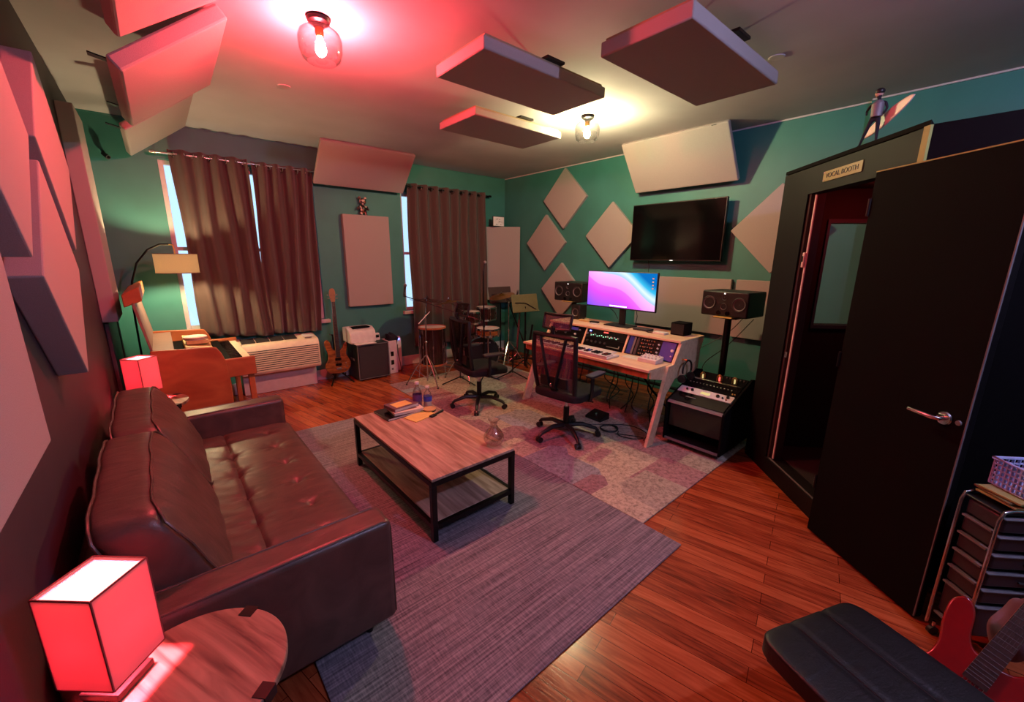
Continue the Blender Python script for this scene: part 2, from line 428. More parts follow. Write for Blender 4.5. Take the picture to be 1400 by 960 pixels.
def tag(o, label, cat, group=None):
    o['label'] = label; o['category'] = cat
    if group: o['group'] = group
    return o
def struct(o):
    o['kind'] = 'structure'; return o
def stuff(o):
    o['kind'] = 'stuff'; return o
def thing(name, label, cat, loc=(0, 0, 0), rot=0.0, group=None, world=None):
    """Empty at the base. world=True (default when not rotated): its meshes are given in room coordinates."""
    o = bpy.data.objects.new(name, None); COL.objects.link(o); o.empty_display_size = 0.05
    o.location = loc; o.rotation_euler = (0, 0, rot)
    world = (rot == 0.0) if world is None else world
    if world: o['_w'] = 1; o['ox'], o['oy'], o['oz'] = loc
    tag(o, label, cat, group); return o

def text_mesh(txt, size, depth=0.001):
    cu = bpy.data.curves.new('lettering', 'FONT'); cu.body = txt; cu.size = size; cu.extrude = depth; cu.align_x = 'CENTER'; cu.align_y = 'CENTER'
    o = bpy.data.objects.new('lettering', cu); COL.objects.link(o)
    dg = bpy.context.evaluated_depsgraph_get(); me = bpy.data.meshes.new_from_object(o.evaluated_get(dg))
    bpy.data.objects.remove(o); bpy.data.curves.remove(cu); return me
def lettering(txt, size, mtx, material, parent, name='lettering'):
    me = text_mesh(txt, size); b = B(); b.bm.from_mesh(me); bpy.data.meshes.remove(me)
    for v in b.bm.verts: v.co = mtx @ v.co
    return b.build(name, material, parent, smooth=False)
def frame(o, x, y):
    """matrix whose x axis runs along x, y axis along y, placed at o"""
    x = Vector(x).normalized(); y = Vector(y).normalized(); z = x.cross(y)
    m = Matrix((x, y, z)).transposed().to_4x4(); m.translation = Vector(o); return m
def RZ(a): return Matrix.Rotation(a, 3, 'Z')
def arc(c, r, a0, a1, n, plane='xz'):
    o = []
    for i in range(n + 1):
        t = a0 + (a1 - a0) * i / n
        if plane == 'xz': o.append((c[0] + r * cos(t), c[1], c[2] + r * sin(t)))
        elif plane == 'xy': o.append((c[0] + r * cos(t), c[1] + r * sin(t), c[2]))
        else: o.append((c[0], c[1] + r * cos(t), c[2] + r * sin(t)))
    return o

# ------------------------------------------------------------------ room
XL, XR, YB, YF, ZC = -0.40, 4.92, -2.6, 5.94, 3.058
W1 = (0.17, 1.69, 0.86, 2.70); W2 = (2.90, 4.30, 0.88, 2.64)
struct(B().box(XL - .2, XR + .2, YB - .2, YF + .2, -0.1, 0).build('floor', 'floor', smooth=False))
struct(B().box(XL - .2, XR + .2, YB - .2, YF + .2, ZC, ZC + .1).build('ceiling', 'ceiling', smooth=False))
b = B(); t = 0.16
xs = [XL - .2, W1[0], W1[1], W2[0], W2[1], XR + .2]
b.box(xs[0], xs[1], YF, YF + t, 0, ZC); b.box(xs[2], xs[3], YF, YF + t, 0, ZC); b.box(xs[4], xs[5], YF, YF + t, 0, ZC)
for w in (W1, W2):
    b.box(w[0], w[1], YF, YF + t, 0, w[2]); b.box(w[0], w[1], YF, YF + t, w[3], ZC)
struct(b.build('wall_far', 'wall', smooth=False))
b = B(); b.box(XR, XR + .15, YB, YF, 0, ZC); b.box(XR - 0.06, XR, YB, 0.94, 0, ZC)
struct(b.build('wall_right', 'wall', smooth=False))
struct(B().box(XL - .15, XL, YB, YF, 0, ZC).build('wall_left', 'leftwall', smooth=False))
struct(B().box(XL - .15, XR + .15, YB - .15, YB, 0, ZC).build('wall_back', 'wall', smooth=False))
# left wall door beside the organ
struct(B().box(XL + .001, XL + .02, 4.86, 5.70, 0, 2.1).build('door_1', 'darkdoor', bevel=.004))
b = B(); b.box(XL + .001, XL + .03, 4.78, 4.86, 0, 1.15); b.box(XL + .001, XL + .03, 5.70, 5.78, 0, 1.15)
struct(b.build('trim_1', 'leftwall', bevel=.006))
# windows
def window(n, w):
    x0, x1, z0, z1 = w; y = YF + .05; f = .045
    b = B(); b.box(x0, x0 + f, y, y + .06, z0, z1); b.box(x1 - f, x1, y, y + .06, z0, z1); b.box(x0 + f, x1 - f, y, y + .06, z0, z0 + f); b.box(x0 + f, x1 - f, y, y + .06, z1 - f, z1)
    b.box(x0 + f, x1 - f, y + .01, y + .05, (z0 + z1) / 2 - .02, (z0 + z1) / 2 + .02)
    o = struct(b.build('window_%d' % n, 'trim', bevel=.004))
    B().box(x0 + f, x1 - f, y + .028, y + .032, z0 + f, z1 - f).build('pane', 'paneglass', o, smooth=False)
    B().box(x0 - .05, x1 + .05, YF - .06, YF + .05, z0 - .05, z0 - .001).build('window_sill', 'trim', o, bevel=.006)
window(1, W1); window(2, W2)
# skirting and crown
b = B(); b.box(XL, W1[0] + .43, YF - .018, YF - .001, 0.001, .15); b.box(1.50, XR - .001, YF - .018, YF - .001, 0.001, .15)
struct(b.build('baseboard_far', 'trim', bevel=.006))
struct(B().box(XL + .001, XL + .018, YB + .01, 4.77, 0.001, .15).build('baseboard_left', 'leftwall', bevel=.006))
struct(B().box(XR - .018, XR - .001, .95, YF - .02, 0.001, .15).build('baseboard_right', 'wall', bevel=.006))
struct(B().box(XR - .012, XR - .001, .95, YF - .001, ZC - .014, ZC - .001).build('trim_2', 'trim'))
struct(B().box(XL + .001, XR - .012, YF - .012, YF - .001, ZC - .012, ZC - .001).build('trim_3', 'wall'))
struct(B().box(XR - .075, XR - .061, YB + .02, .935, ZC - .014, ZC - .001).build('trim_4', 'trim'))
# ------------------------------------------------------------------ acoustic panels
PG_D = 'diamond panels on the walls'
def flat_panel(name, label, cat, pts, axis, a, b_, group=None):
    """pts in the wall plane, extruded between a and b_ along axis"""
    o = B().prism(pts, axis, a, b_).build(name, 'panel', bevel=.006, smooth=False)
    return tag(o, label, cat, group)
def diamond(c0, c1, s): return [(c0, c1 - s), (c0 + s, c1), (c0, c1 + s), (c0 - s, c1)]
XT = XR - .001
for (y, z, s, lab) in ((4.47, 2.59, .44, 'grey diamond acoustic panel highest on the monitor wall, tip touching the ceiling'),
                       (4.85, 1.945, .44, 'grey diamond acoustic panel nearest the far corner on the monitor wall'),
                       (3.57, 2.025, .445, 'grey diamond acoustic panel left of the wall television'),
                       (4.48, 1.20, .435, 'grey diamond acoustic panel low on the wall behind the left studio monitor'),
                       (1.53, 2.015, .445, 'grey diamond acoustic panel between the television and the black booth')):
    flat_panel('diamond_panel', lab, 'acoustic panel', diamond(y, z, s), 'x', XT - .05, XT, PG_D)
flat_panel('wall_panel', 'wide grey acoustic panel low on the wall behind the computer monitor', 'acoustic panel', [(1.895, .85), (3.10, .85), (3.10, 1.49), (1.895, 1.49)], 'x', XT - .05, XT, 'low rectangular panels behind the desk')
flat_panel('wall_panel', 'low grey acoustic panel behind the right studio monitor beside the booth', 'acoustic panel', [(1.30, .85), (1.845, .85), (1.845, 1.49), (1.30, 1.49)], 'x', XT - .05, XT, 'low rectangular panels behind the desk')
flat_panel('wall_panel', 'upright grey acoustic panel on the wall between the two windows', 'acoustic panel', [(2.01, 1.01), (2.665, 1.01), (2.665, 2.27), (2.01, 2.27)], 'y', YF - .08, YF - .001)
flat_panel('wall_panel', 'upright grey acoustic panel set across the far corner behind the music stands', 'acoustic panel', [(4.43, 5.895), (4.885, 5.48), (4.912, 5.512), (4.458, 5.928)], 'z', .96, 2.225)
# left wall, seen along the wall
XA = XL + .001; XB = -.30
for (y, z, s, lab) in ((3.13, 2.19, .455, 'second diamond panel from the far end of the left wall, high up'),
                       (2.61, 1.64, .45, 'diamond panel low on the left wall with its lowest tip above the sofa back'),
                       (2.06, 2.16, .455, 'large diamond panel high on the left wall, cut by the photo left edge'),
                       ):
    flat_panel('diamond_panel', lab, 'acoustic panel', diamond(y, z, s), 'x', XA, XB, PG_D)
flat_panel('wall_panel', 'tall upright grey panel farthest along the left wall before the green corner', 'acoustic panel', [(4.70, 1.165), (5.27, 1.165), (5.27, 2.815), (4.70, 2.815)], 'x', XA, XB)
flat_panel('wall_panel', 'nearest wide grey panel on the left wall above the near red table lamp', 'acoustic panel', [(.45, 1.19), (1.69, 1.19), (1.69, 1.81), (.45, 1.81)], 'x', XA, XB)

def slab_between(name, lab, lo0, lo1, hi1, hi0, th, group, brackets=()):
    """tilted slab: visible face corners lo0 lo1 hi1 hi0 (lo edge low), thickness behind"""
    p = [Vector(q) for q in (lo0, lo1, hi1, hi0)]
    n = (p[1] - p[0]).cross(p[3] - p[0]).normalized()
    if n.z < 0: n = -n
    q = [v + n * th for v in p]
    c = sum(p, Vector()) / 4
    t = thing(name, lab, 'acoustic panel', (c.x, c.y, min(v.z for v in p)), group=group)
    B().hexa(p, q).build('panel_board', 'panel', t, bevel=.012, smooth=False)
    for (pos, d) in brackets:
        B().bar(pos, (Vector(pos) + Vector(d)), .05, .006).build('bracket', 'blackm', t)
    return t
GC = 'slanted panels along the ceiling edge'
slab_between('slanted_panel', 'slanted grey panel across the ceiling edge between the two windows', (1.66, 5.80, 2.60), (2.88, 5.80, 2.60), (2.86, 5.33, 3.03), (1.66, 5.36, 3.03), .05, GC,
             [((1.85, 5.80, 2.62), (0, .13, 0)), ((2.65, 5.80, 2.62), (0, .13, 0))])
slab_between('slanted_panel', 'slanted grey panel across the ceiling edge above the television', (4.80, 3.17, 2.52), (4.80, 1.93, 2.52), (4.47, 1.96, 3.035), (4.45, 3.19, 3.035), .055, GC,
             [((4.46, 3.05, 3.03), (.06, 0, .02)), ((4.47, 2.1, 3.03), (.06, 0, .02))])
slab_between('slanted_panel', 'nearest red-lit slanted panel over the sofa, cut by the photo top edge', (.017, 1.70, 2.70), (.017, 2.86, 2.70), (.485, 2.86, 3.03), (.485, 1.70, 3.03), .07, GC)
slab_between('slanted_panel', 'red-lit slanted panel over the sofa, middle of the three', (.004, 3.0, 2.60), (.012, 4.10, 2.585), (.505, 4.06, 2.955), (.499, 3.0, 2.99), .08, GC,
             [((0.0, 3.15, 2.68), (-.11, 0, .02)), ((0.0, 3.95, 2.66), (-.09, 0, .02))])
slab_between('slanted_panel', 'tan-lit slanted panel nearest the window wall, above the curtain rod end', (-.03, 4.65, 2.665), (-.03, 5.82, 2.67), (.45, 5.82, 3.035), (.45, 4.65, 3.035), .06, GC,
             [((-.05, 4.75, 2.7), (-.09, 0, .02))])
GH = 'flat panels hung under the ceiling'
def cloud(lab, x0, x1, y0, y1, z0, z1):
    t = thing('ceiling_panel', lab, 'acoustic panel', ((x0 + x1) / 2, (y0 + y1) / 2, z0), group=GH)
    B().box(x0, x1, y0, y1, z0, z1).build('panel_board', 'panel', t, bevel=.008)
    B().box(x0 + .02, x1 - .02, y0 + .02, y1 - .02, z1 + .0005, z1 + .018).build('wood_backing', 'panel_edge', t)
    for x in (x0 + .42, x1 - .42):
        for y in ((y0 + y1) / 2,): B().cyl((x, y, z1 + .017), (x, y, ZC), .006, seg=8).build('hanger', 'blackm', t)
    B().box(x0 + .5, x0 + .66, y0 - .012, y0 + .10, z1 + .02, z1 + .035).build('bracket', 'blackm', t)
    return t
cloud('flat ceiling panel left of the yellow lamp, nearer of two', 1.59, 2.71, 2.11, 2.64, 2.875, 2.945)
cloud('flat ceiling panel behind the nearer one, left of the yellow lamp', 2.20, 3.25, 3.05, 3.62, 2.875, 2.935)
cloud('largest flat ceiling panel right of the yellow lamp toward the booth', 2.17, 3.37, 1.18, 1.74, 2.87, 2.95)

# ------------------------------------------------------------------ ceiling lamps
def ceiling_lamp(x, y, lab, col, power, zc=ZC):
    t = thing('ceiling_lamp', lab, 'ceiling lamp', (x, y, zc), group='ceiling lamps with glass globes')
    B().lathe([(0, 0), (.062, 0), (.066, -.008), (.060, -.026), (.036, -.034), (.030, -.05), (0, -.05)], (x, y, zc - .0005)).build('canopy', 'blackm', t)
    B().lathe([(0.0, -.05), (.022, -.052), (.024, -.08), (.018, -.098), (0, -.098)], (x, y, zc)).build('socket', 'bronze', t)
    B().lathe([(.030, -.045), (.075, -.052), (.108, -.075), (.120, -.11), (.118, -.17), (.104, -.215), (.08, -.232), (.078, -.23), (.101, -.213), (.115, -.17), (.117, -.11), (.105, -.077), (.073, -.055), (.030, -.048)], (x, y, zc), 40).build('glass_globe', 'glass', t, ang=80)
    B().lathe([(0, -.20), (.014, -.197), (.026, -.185), (.031, -.168), (.028, -.148), (.018, -.125), (.014, -.10), (0, -.098)], (x, y, zc), 20).build('bulb', glow('bulb_light_' + lab.split()[0], col, power), t)
    return t
ceiling_lamp(.915, 2.80, 'red glowing glass ceiling lamp above the coffee table', (1.0, .068, .085), P_RED)
ceiling_lamp(3.385, 2.83, 'yellow glowing glass ceiling lamp above the studio desk', (1.0, .88, .46), P_YEL)
ceiling_lamp(1.9, -.9, 'violet glowing glass ceiling lamp behind the photographer', (.58, .56, 1.0), P_VIO)
for x, y, lab in ((1.0, 4.03, 'small round flush cover on the ceiling left of the red lamp'), (3.41, 1.22, 'small round flush cover on the ceiling right of the largest hung panel')):
    tag(B().lathe([(0, -.005), (.045, -.005), (.05, -.0005), (0, -.0005)], (x, y, ZC)).build('ceiling_cover', 'trim'), lab, 'sprinkler cover', 'round ceiling covers')

# ------------------------------------------------------------------ curtains, rods
def curtain(lab, xt0, xt1, xb0, xb1, zt, zb, y, folds, seed, ring_col='chrome', zb2=None):
    rnd = random.Random(seed); ph = [rnd.uniform(0, 6.28) for _ in range(4)]
    t = thing('curtain', lab, 'curtain', ((xt0 + xt1) / 2, y, zb), group='brown grommet curtains')
    zb2 = zb if zb2 is None else zb2
    def fn(u, v):
        x = (xt0 + (xt1 - xt0) * u) * (1 - v) + (xb0 + (xb1 - xb0) * u) * v
        zbl = zb + (zb2 - zb) * u
        z = zt + (zbl - zt) * v
        a = .046 * (1 - .25 * v)
        dy = a * sin(2 * pi * folds * u + .5 * sin(3 * v + ph[0])) + .012 * sin(5 * pi * folds * u * .7 + ph[1] + 2 * v) * v
        return (x + .01 * sin(7 * v + ph[2] + 9 * u), y + dy, z)
    B().grid(fn, int(folds * 14), 30).build('curtain_cloth', 'curtain', t, solid=.004, ang=70)
    for i in range(int(folds * 2)):
        u = (i + .5) / (folds * 2); p = fn(u, .018)
        B().ring((p[0], y + (p[1] - y) * .3, zt - .05), .028, .006, (1, .25, 0), 16, 6).build('grommet', ring_col, t)
    return t
curtain('brown curtain left of the first window, glowing behind the arc lamp', .27, .955, .30, 1.012, 2.79, .80, 5.83, 4.5, 1, zb2=.72)
curtain('brown curtain at the right half of the first window over the air conditioner', 1.00, 1.665, .995, 1.60, 2.775, .75, 5.83, 4.5, 2, zb2=.72)
curtain('brown curtain behind the drum kit at the second window', 2.965, 4.42, 2.95, 4.42, 2.765, .30, 5.83, 8, 3, 'chrome')
def rod(lab, x0, x1, z, m, g='curtain rods'):
    t = thing('curtain_rod', lab, 'curtain rod', ((x0 + x1) / 2, 5.83, z), group=g)
    B().cyl((x0, 5.83, z), (x1, 5.83, z), .011, seg=12).build('pole', m, t)
    for x in (x0, x1): B().lathe([(0, -.02), (.016, -.018), (.018, .018), (0, .02)], (x, 5.83, z), axis=(1, 0, 0)).build('finial', m, t)
    for x in (x0 + .03, (x0 + x1) / 2, x1 - .03): B().bar((x, 5.83, z - .008), (x, YF - .001, z - .008), .012, .02).build('bracket', m, t)
rod('silver curtain rod over the first window', .13, 1.72, 2.745, 'chrome')
rod('dark curtain rod over the drum corner window', 2.85, 4.50, 2.72, 'blackm')

# ------------------------------------------------------------------ air conditioner
t = thing('air_conditioner', 'cream wall air conditioner unit under the first window', 'air conditioner', (1.04, 5.78, .27))
B().prism([(YF - .02, .28), (5.66, .28), (5.64, .32), (5.645, .60), (5.675, .655), (YF - .02, .70)], 'x', .60, 1.50).build('housing', 'cream', t, bevel=.012)
b = B()
for i in range(10):
    z = .325 + i * .0265
    b.bar((.62, 5.637, z), (1.48, 5.637, z), .010, .014)
b.build('louvre', 'cream', t)
b = B()
for i in range(10): b.box(.62, 1.48, 5.636, 5.644, .334 + i * .0265, .343 + i * .0265)
b.build('louvre_gap', 'darkgrey', t)
for i in range(4):
    R = Matrix.Rotation(radians(9.5), 3, 'X')
    b = B(); b.cbox((.72 + i * .155, 5.80, .685), (.142, .15, .012), R); b.build('outlet_grille', 'darkgrey', t)
B().cbox((1.40, 5.80, .686), (.13, .12, .012), Matrix.Rotation(radians(9.5), 3, 'X')).build('control_flap', 'white', t, bevel=.003)
B().cbox((1.385, 5.70, .672), (.08, .018, .006), Matrix.Rotation(radians(9.5), 3, 'X')).build('badge', 'midgrey', t)
B().box(.62, 1.47, 5.80, YF - .02, .002, .278).build('wall_sleeve', 'trim', t, bevel=.004)

# ------------------------------------------------------------------ rugs
def slabrug(name, lab, pts, z0, z1, m):
    t = tag(B().prism(pts, 'z', z0, z1).build(name, m, bevel=.003, smooth=False), lab, 'rug'); return t
slabrug('area_rug', 'grey mauve streaked area rug under the coffee table and sofa', [(.28, .955), (2.205, .955), (2.185, 4.22), (.28, 4.26)], .001, .010, 'rugA')
slabrug('patchwork_rug', 'faded patchwork rug under the studio desk and drum kit', [(2.207, 1.22), (4.06, 1.235), (4.08, 5.15), (2.19, 5.10)], .001, .011, 'rugB')

# ------------------------------------------------------------------ sofa
def sofa():
    t = thing('leather_sofa', 'long brown leather sofa with tufted seat along the left wall', 'sofa', (.12, 2.58, 0))
    y0, y1 = 1.51, 3.66; aw = .155
    B().box(-.30, .60, y0 + aw, y1 - aw, .13, .285).build('base', 'leather', t, bevel=.015)
    B().box(-.385, -.27, y0 + .002, y1 - .002, .12, .60).build('back_frame', 'leather', t, bevel=.03, seg=4)
    for a, c in ((y0, y0 + aw), (y1 - aw, y1)):
        ar = B().box(-.265, .622, a, c, .105, .607).build('armrest', 'leather', t, bevel=.028, seg=5)
        for yy in (a + .012, c - .012):
            pts = [(-.26, yy, .604), (.58, yy, .604), (.606, yy, .594), (.616, yy, .57), (.618, yy, .13)]
            B().tube(pts, .0045, 6).build('piping', 'leather', ar)
    for x in (-.25, .52):
        for y in (y0 + .1, y1 - .1): B().cyl((x, y, .0115 if x > .3 else .001), (x, y, .12), .016, .024, 12).build('leg', 'blackm', t)
    # tufted seat cushion
    rows = (.20, .45); cols = [y0 + aw + .20 + i * .285 for i in range(7)]
    pts = [(x, y) for k, x in enumerate(rows) for y in cols if y < y1 - aw - .05]
    ya, yb = y0 + aw + .003, y1 - aw - .003
    def top(x, y):
        ex = max(0, 1 - abs((x - .18) / .46) ** 8) ** .5; ey = max(0, 1 - abs((y - (ya + yb) / 2) / ((yb - ya) / 2)) ** 22) ** .5
        z = .385 + .065 * ex * ey
        for (px, py) in pts:
            d = math.hypot(x - px, y - py)
            if d < .16:
                th = math.atan2(y - py, x - px)
                z -= .020 * math.exp(-(d / .022) ** 2) + .012 * math.exp(-(d / .06) ** 2)
                z += .0028 * math.exp(-((d - .05) / .035) ** 2) * sin(7 * th + px * 40 + py * 9)
        z -= .012 * math.exp(-((x - .20) / .010) ** 2)
        z += .0022 * sin(y * 61 + 8 * sin(x * 9)) * math.exp(-((x - .10) / .10) ** 2)
        return z
    nu, nv = 66, 150
    b = B(); bm = b.bm
    V = [[bm.verts.new((-.24 + .88 * i / nu, ya + (yb - ya) * j / nv, top(-.24 + .88 * i / nu, ya + (yb - ya) * j / nv))) for j in range(nv + 1)] for i in range(nu + 1)]
    for i in range(nu):
        for j in range(nv): bm.faces.new((V[i][j], V[i + 1][j], V[i + 1][j + 1], V[i][j + 1]))
    edge = [V[i][0] for i in range(nu + 1)] + [V[nu][j] for j in range(1, nv + 1)] + [V[i][nv] for i in range(nu - 1, -1, -1)] + [V[0][j] for j in range(nv - 1, 0, -1)]
    low = [bm.verts.new((v.co.x, v.co.y, .288)) for v in edge]
    for i in range(len(edge)):
        j = (i + 1) % len(edge); bm.faces.new((edge[i], low[i], low[j], edge[j]))
    bm.faces.new(low)
    sc = b.build('seat_cushion', 'leather', t, ang=60)
    for (px, py) in pts: B().sph((px, py, top(px, py) + .001), .009, (1, 1, .5), 10).build('button', 'leather', sc)
    # back pillows
    for k, (a, c) in enumerate(((ya + .01, 2.60), (2.605, yb - .01))):
        yc = (a + c) / 2; hy = (c - a) / 2
        def fn(q, yc=yc, hy=hy, k=k):
            z = .665 + .225 * q.z
            lean = (.905 - z) * .40
            thk = .135 * (1 - .22 * max(0, q.z) ** 2)
            wr = .005 * sin(22 * q.z + 5 * q.y + k) * (1 - abs(q.x)) + .0025 * sin(13 * q.y + 7 * q.z)
            edge = max(abs(q.y), abs(q.z))
            thk *= (1.0 - .30 * max(0, edge - .55))
            return Vector((-.215 + lean + q.x * thk + wr, yc + q.y * hy, z + .012 * sin(3 * q.y) * (q.z > 0)))
        pl = B().puff(fn, 22, e=7.0).build('back_cushion', 'leather', t, ang=75)
        for sx in (-.93, .93):
            lp = []
            for i in range(48):
                th = 2 * pi * i / 48; cy, cz = cos(th), sin(th); m = (abs(cy) ** 7 + abs(cz) ** 7) ** (-1 / 7)
                q = Vector((sx * .93, cy * m * .985, cz * m * .985)); lp.append(fn(q))
            B().tube(lp, .005, 6, True).build('piping', 'leather', pl)
    return t
sofa()

# ------------------------------------------------------------------ red table lamps
LAMPG = 'square red table lamps'
def table_lamp(x, y, ztab, z0, z1, s, rot, lab, power, em):
    t = thing('table_lamp', lab, 'table lamp', (x, y, ztab), rot, LAMPG, world=False)
    h0, h1 = z0 - ztab, z1 - ztab; k = s / 2
    B().box(-.052, .052, -.052, .052, .0008, .022).build('base', 'black', t, bevel=.003)
    B().cyl((0, 0, .022), (0, 0, h0 + .05), .007, seg=12).build('stem', 'chrome', t)
    B().cyl((0, 0, h0 + .05), (0, 0, h0 + .085), .014, seg=14).build('socket', 'blackm', t)
    b = B(); w = .002
    for sx, sy in ((1, 0), (-1, 0), (0, 1), (0, -1)):
        if sx: b.box(sx * k - w, sx * k + w, -k + w, k - w, h0, h1)
        else: b.box(-k - w, k + w, sy * k - w, sy * k + w, h0, h1)
    sh = b.build('lamp_shade', M_SHADE_RED, t, smooth=False)
    b = B()
    for sx in (-1, 1):
        for sy in (-1, 1): b.box(sx * (k + .001) - .0016, sx * (k + .001) + .0016, sy * (k + .001) - .0016, sy * (k + .001) + .0016, h0, h1)
        for z in (h0, h1):
            b.box(sx * (k + .001) - .0016, sx * (k + .001) + .0016, -k, k, z - .002, z + .002); b.box(-k, k, sx * (k + .001) - .0016, sx * (k + .001) + .0016, z - .002, z + .002)
    b.build('shade_frame', M_SHADE_RIM, t, smooth=False)
    B().box(-k + .004, k - .004, -k + .004, k - .004, h1 - .012, h1 - .010).build('top_diffuser', M_SHADE_TOP, t, smooth=False)
    B().sph((0, 0, h0 + .13), .03, (1, 1, 1.25), 16).build('bulb', glow('red_bulb', (1.0, .06, .10), power), t)
    B().cyl((.062, 0, h0 - .03), (.062, 0, h0 + .03), .0012, seg=6).build('pull_chain', 'chrome', t)
    B().sph((.062, 0, h0 - .035), .005, seg=10).build('pull_knob', 'chrome', t)
    return t
M_SHADE_RED = shade_cloth('red_lit_shade', (205, 165, 162), (1.0, .06, .10), SH_E, .5)
M_SHADE_TOP = shade_cloth('shade_top_diffuser', (240, 225, 220), (1.0, .62, .58), 1.1, .75)
M_SHADE_RIM = mat('shade_rim', (150, 60, 60), 0.6)
table_lamp(-.232, 1.335, .601, .665, .93, .143, radians(48), 'glowing red square table lamp nearest, on the round side table', P_TL, 1)
table_lamp(-.20, 4.16, .60, .68, .945, .148, radians(44), 'glowing red square table lamp far behind the sofa beside the organ', P_TL * 1.3, 1)

def side_table(x, y, z, r, lab, g='small round side tables', rot=0.4):
    t = thing('side_table', lab, 'side table', (x, y, 0), rot, g, world=False)
    B().lathe([(0, z - .022), (r - .004, z - .022), (r, z - .018), (r, z - .003), (r - .003, z), (0, z)], (0, 0, 0), 64).build('table_top', 'sidewood', t)
    for k in range(4):
        a = k * pi / 2 + radians(20)
        cx, cy = cos(a), sin(a); R = RZ(a)
        b = B(); b.cbox((cx * (r - .016), cy * (r - .016), z + .0012), (.036, .042, .002), R); b.cbox((cx * (r + .002), cy * (r + .002), z - .014), (.004, .042, .032), R)
        b.build('edge_clip', 'blackm', t)
        B().tube([(cx * (r - .01), cy * (r - .01), z - .03), (cx * (r - .03), cy * (r - .03), .0012)], .008, 8).build('leg', 'blackm', t)
    B().ring((0, 0, .12), r - .03, .006, seg=40).build('lower_ring', 'blackm', t)
side_table(-.092, 1.222, .60, .236, 'round wooden side table with black metal clips at the near sofa arm')
side_table(-.17, 4.06, .598, .225, 'round side table behind the far sofa arm carrying the far red lamp')

# ------------------------------------------------------------------ organ
def organ():
    t = thing('organ', 'walnut electric organ with raised lid beside the first window', 'organ', (.12, 5.08, 0))
    ya, yb = 4.47, 5.70
    prof = [(-.14, .001), (.375, .001), (.385, .55), (.37, .76), (.345, .84), (.315, .895), (.28, .905), (-.14, .925)]
    for y in (ya, yb - .03): B().prism(prof, 'y', y, y + .03).build('side_panel', 'organwood', t, bevel=.008)
    B().box(-.14, -.11, ya + .03, yb - .03, .05, .90).build('back_panel', 'organwood', t)
    B().box(.33, .35, ya + .03, yb - .03, .05, .60).build('front_panel', 'organwood', t)
    B().box(-.135, .02, ya + .032, yb - .032, .885, .905).build('rear_top_board', 'organcloth', t, bevel=.004)
    B().prism([(.02, .78), (.16, .78), (.16, .80), (.02, .80)], 'y', ya + .032, yb - .032).build('console_shelf', 'blackmatte', t)
    B().prism([(.10, .80), (.30, .80), (.30, .875), (.12, .895), (.10, .895)], 'y', ya + .18, yb - .30).build('stop_panel', 'tan', t, bevel=.005)
    B().box(.30, .60, ya + .002, ya + .04, .60, .775).build('key_cheek', 'organwood', t, bevel=.008)
    B().box(.30, .60, yb - .04, yb - .002, .60, .775).build('key_cheek', 'organwood', t, bevel=.008)
    B().box(.352, .60, ya + .042, yb - .042, .60, .69).build('key_bed', 'organwood', t, bevel=.005)
    n = 44; w = (yb - ya - .10) / n
    b = B()
    for i in range(n): b.box(.42, .585, ya + .05 + i * w + .0008, ya + .05 + (i + 1) * w - .0008, .692, .742)
    b.build('white_keys', 'cream', t, bevel=.001)
    b = B()
    for i in range(n - 1):
        if i % 7 not in (2, 6): b.box(.42, .515, ya + .05 + (i + 1) * w - .007, ya + .05 + (i + 1) * w + .007, .743, .756)
    b.build('black_keys', 'blackgloss', t, bevel=.001)
    B().box(.352, .418, ya + .045, yb - .045, .692, .76).build('key_slip', 'blackmatte', t)
    for y in (ya + .03, yb - .07): B().box(.53, .58, y, y + .045, .001, .60).build('leg', 'organwood', t, bevel=.006)
    lid = B().prism([(-.135, .93), (-.118, .93), (-.175, 1.335), (-.195, 1.335)], 'y', ya, yb).build('lid', 'organcloth', t, bevel=.003)
    B().prism([(-.24, 1.30), (-.125, 1.345), (-.128, 1.455), (-.145, 1.455), (-.242, 1.40)], 'y', ya, yb).build('lid_lip', 'organwood', t, bevel=.006)
    return t
organ()
b = thing('tambourine', 'round pale tambourine lying on a thin box on the organ', 'tambourine', (.19, 4.86, .93))
B().lathe([(0, .0), (.088, .0), (.092, .004), (.092, .026), (.086, .030), (0, .028)], (.19, 4.86, .931), 36).build('frame', 'paper', b)
B().ring((.19, 4.86, .945), .093, .004, seg=36).build('rim', 'maple', b)
tag(B().box(.115, .285, 4.76, 4.96, .898, .930).build('box', 'tan', bevel=.003), 'thin tan box under the tambourine on the organ', 'box')

# ------------------------------------------------------------------ arc floor lamp
t = thing('arc_floor_lamp', 'black arc floor lamp with lit drum shade before the curtain', 'floor lamp', (-.24, 5.52, 0))
B().lathe([(0, .001), (.13, .001), (.135, .01), (.13, .022), (.02, .03), (0, .03)], (-.24, 5.62, 0), 36).build('base', 'blackm', t)
pts = [(-.24, 5.62, .03), (-.24, 5.62, .8), (-.23, 5.60, 1.25), (-.20, 5.57, 1.45), (-.14, 5.52, 1.63), (-.04, 5.47, 1.76), (.06, 5.43, 1.815), (.13, 5.40, 1.815)]
B().tube(pts, .009, 10).build('arc_pole', 'blackm', t)
B().tube([(.13, 5.40, 1.815), (.16, 5.39, 1.81), (.165, 5.39, 1.76), (.165, 5.39, 1.70)], .006, 8).build('socket_arm', 'brass', t)
M_ARC = shade_cloth('arc_shade', (120, 98, 70), (1.0, .66, .34), .25, .45)
b = B(); b.lathe([(.176, 1.535), (.176, 1.725), (.173, 1.725), (.173, 1.535), (.176, 1.535)], (.165, 5.39, 0), 48)
b.build('lamp_shade', M_ARC, t)
b = B(); b.ring((.165, 5.39, 1.537), .176, .0035, seg=48); b.ring((.165, 5.39, 1.723), .176, .0035, seg=48); b.build('shade_rim', 'organcloth', t)
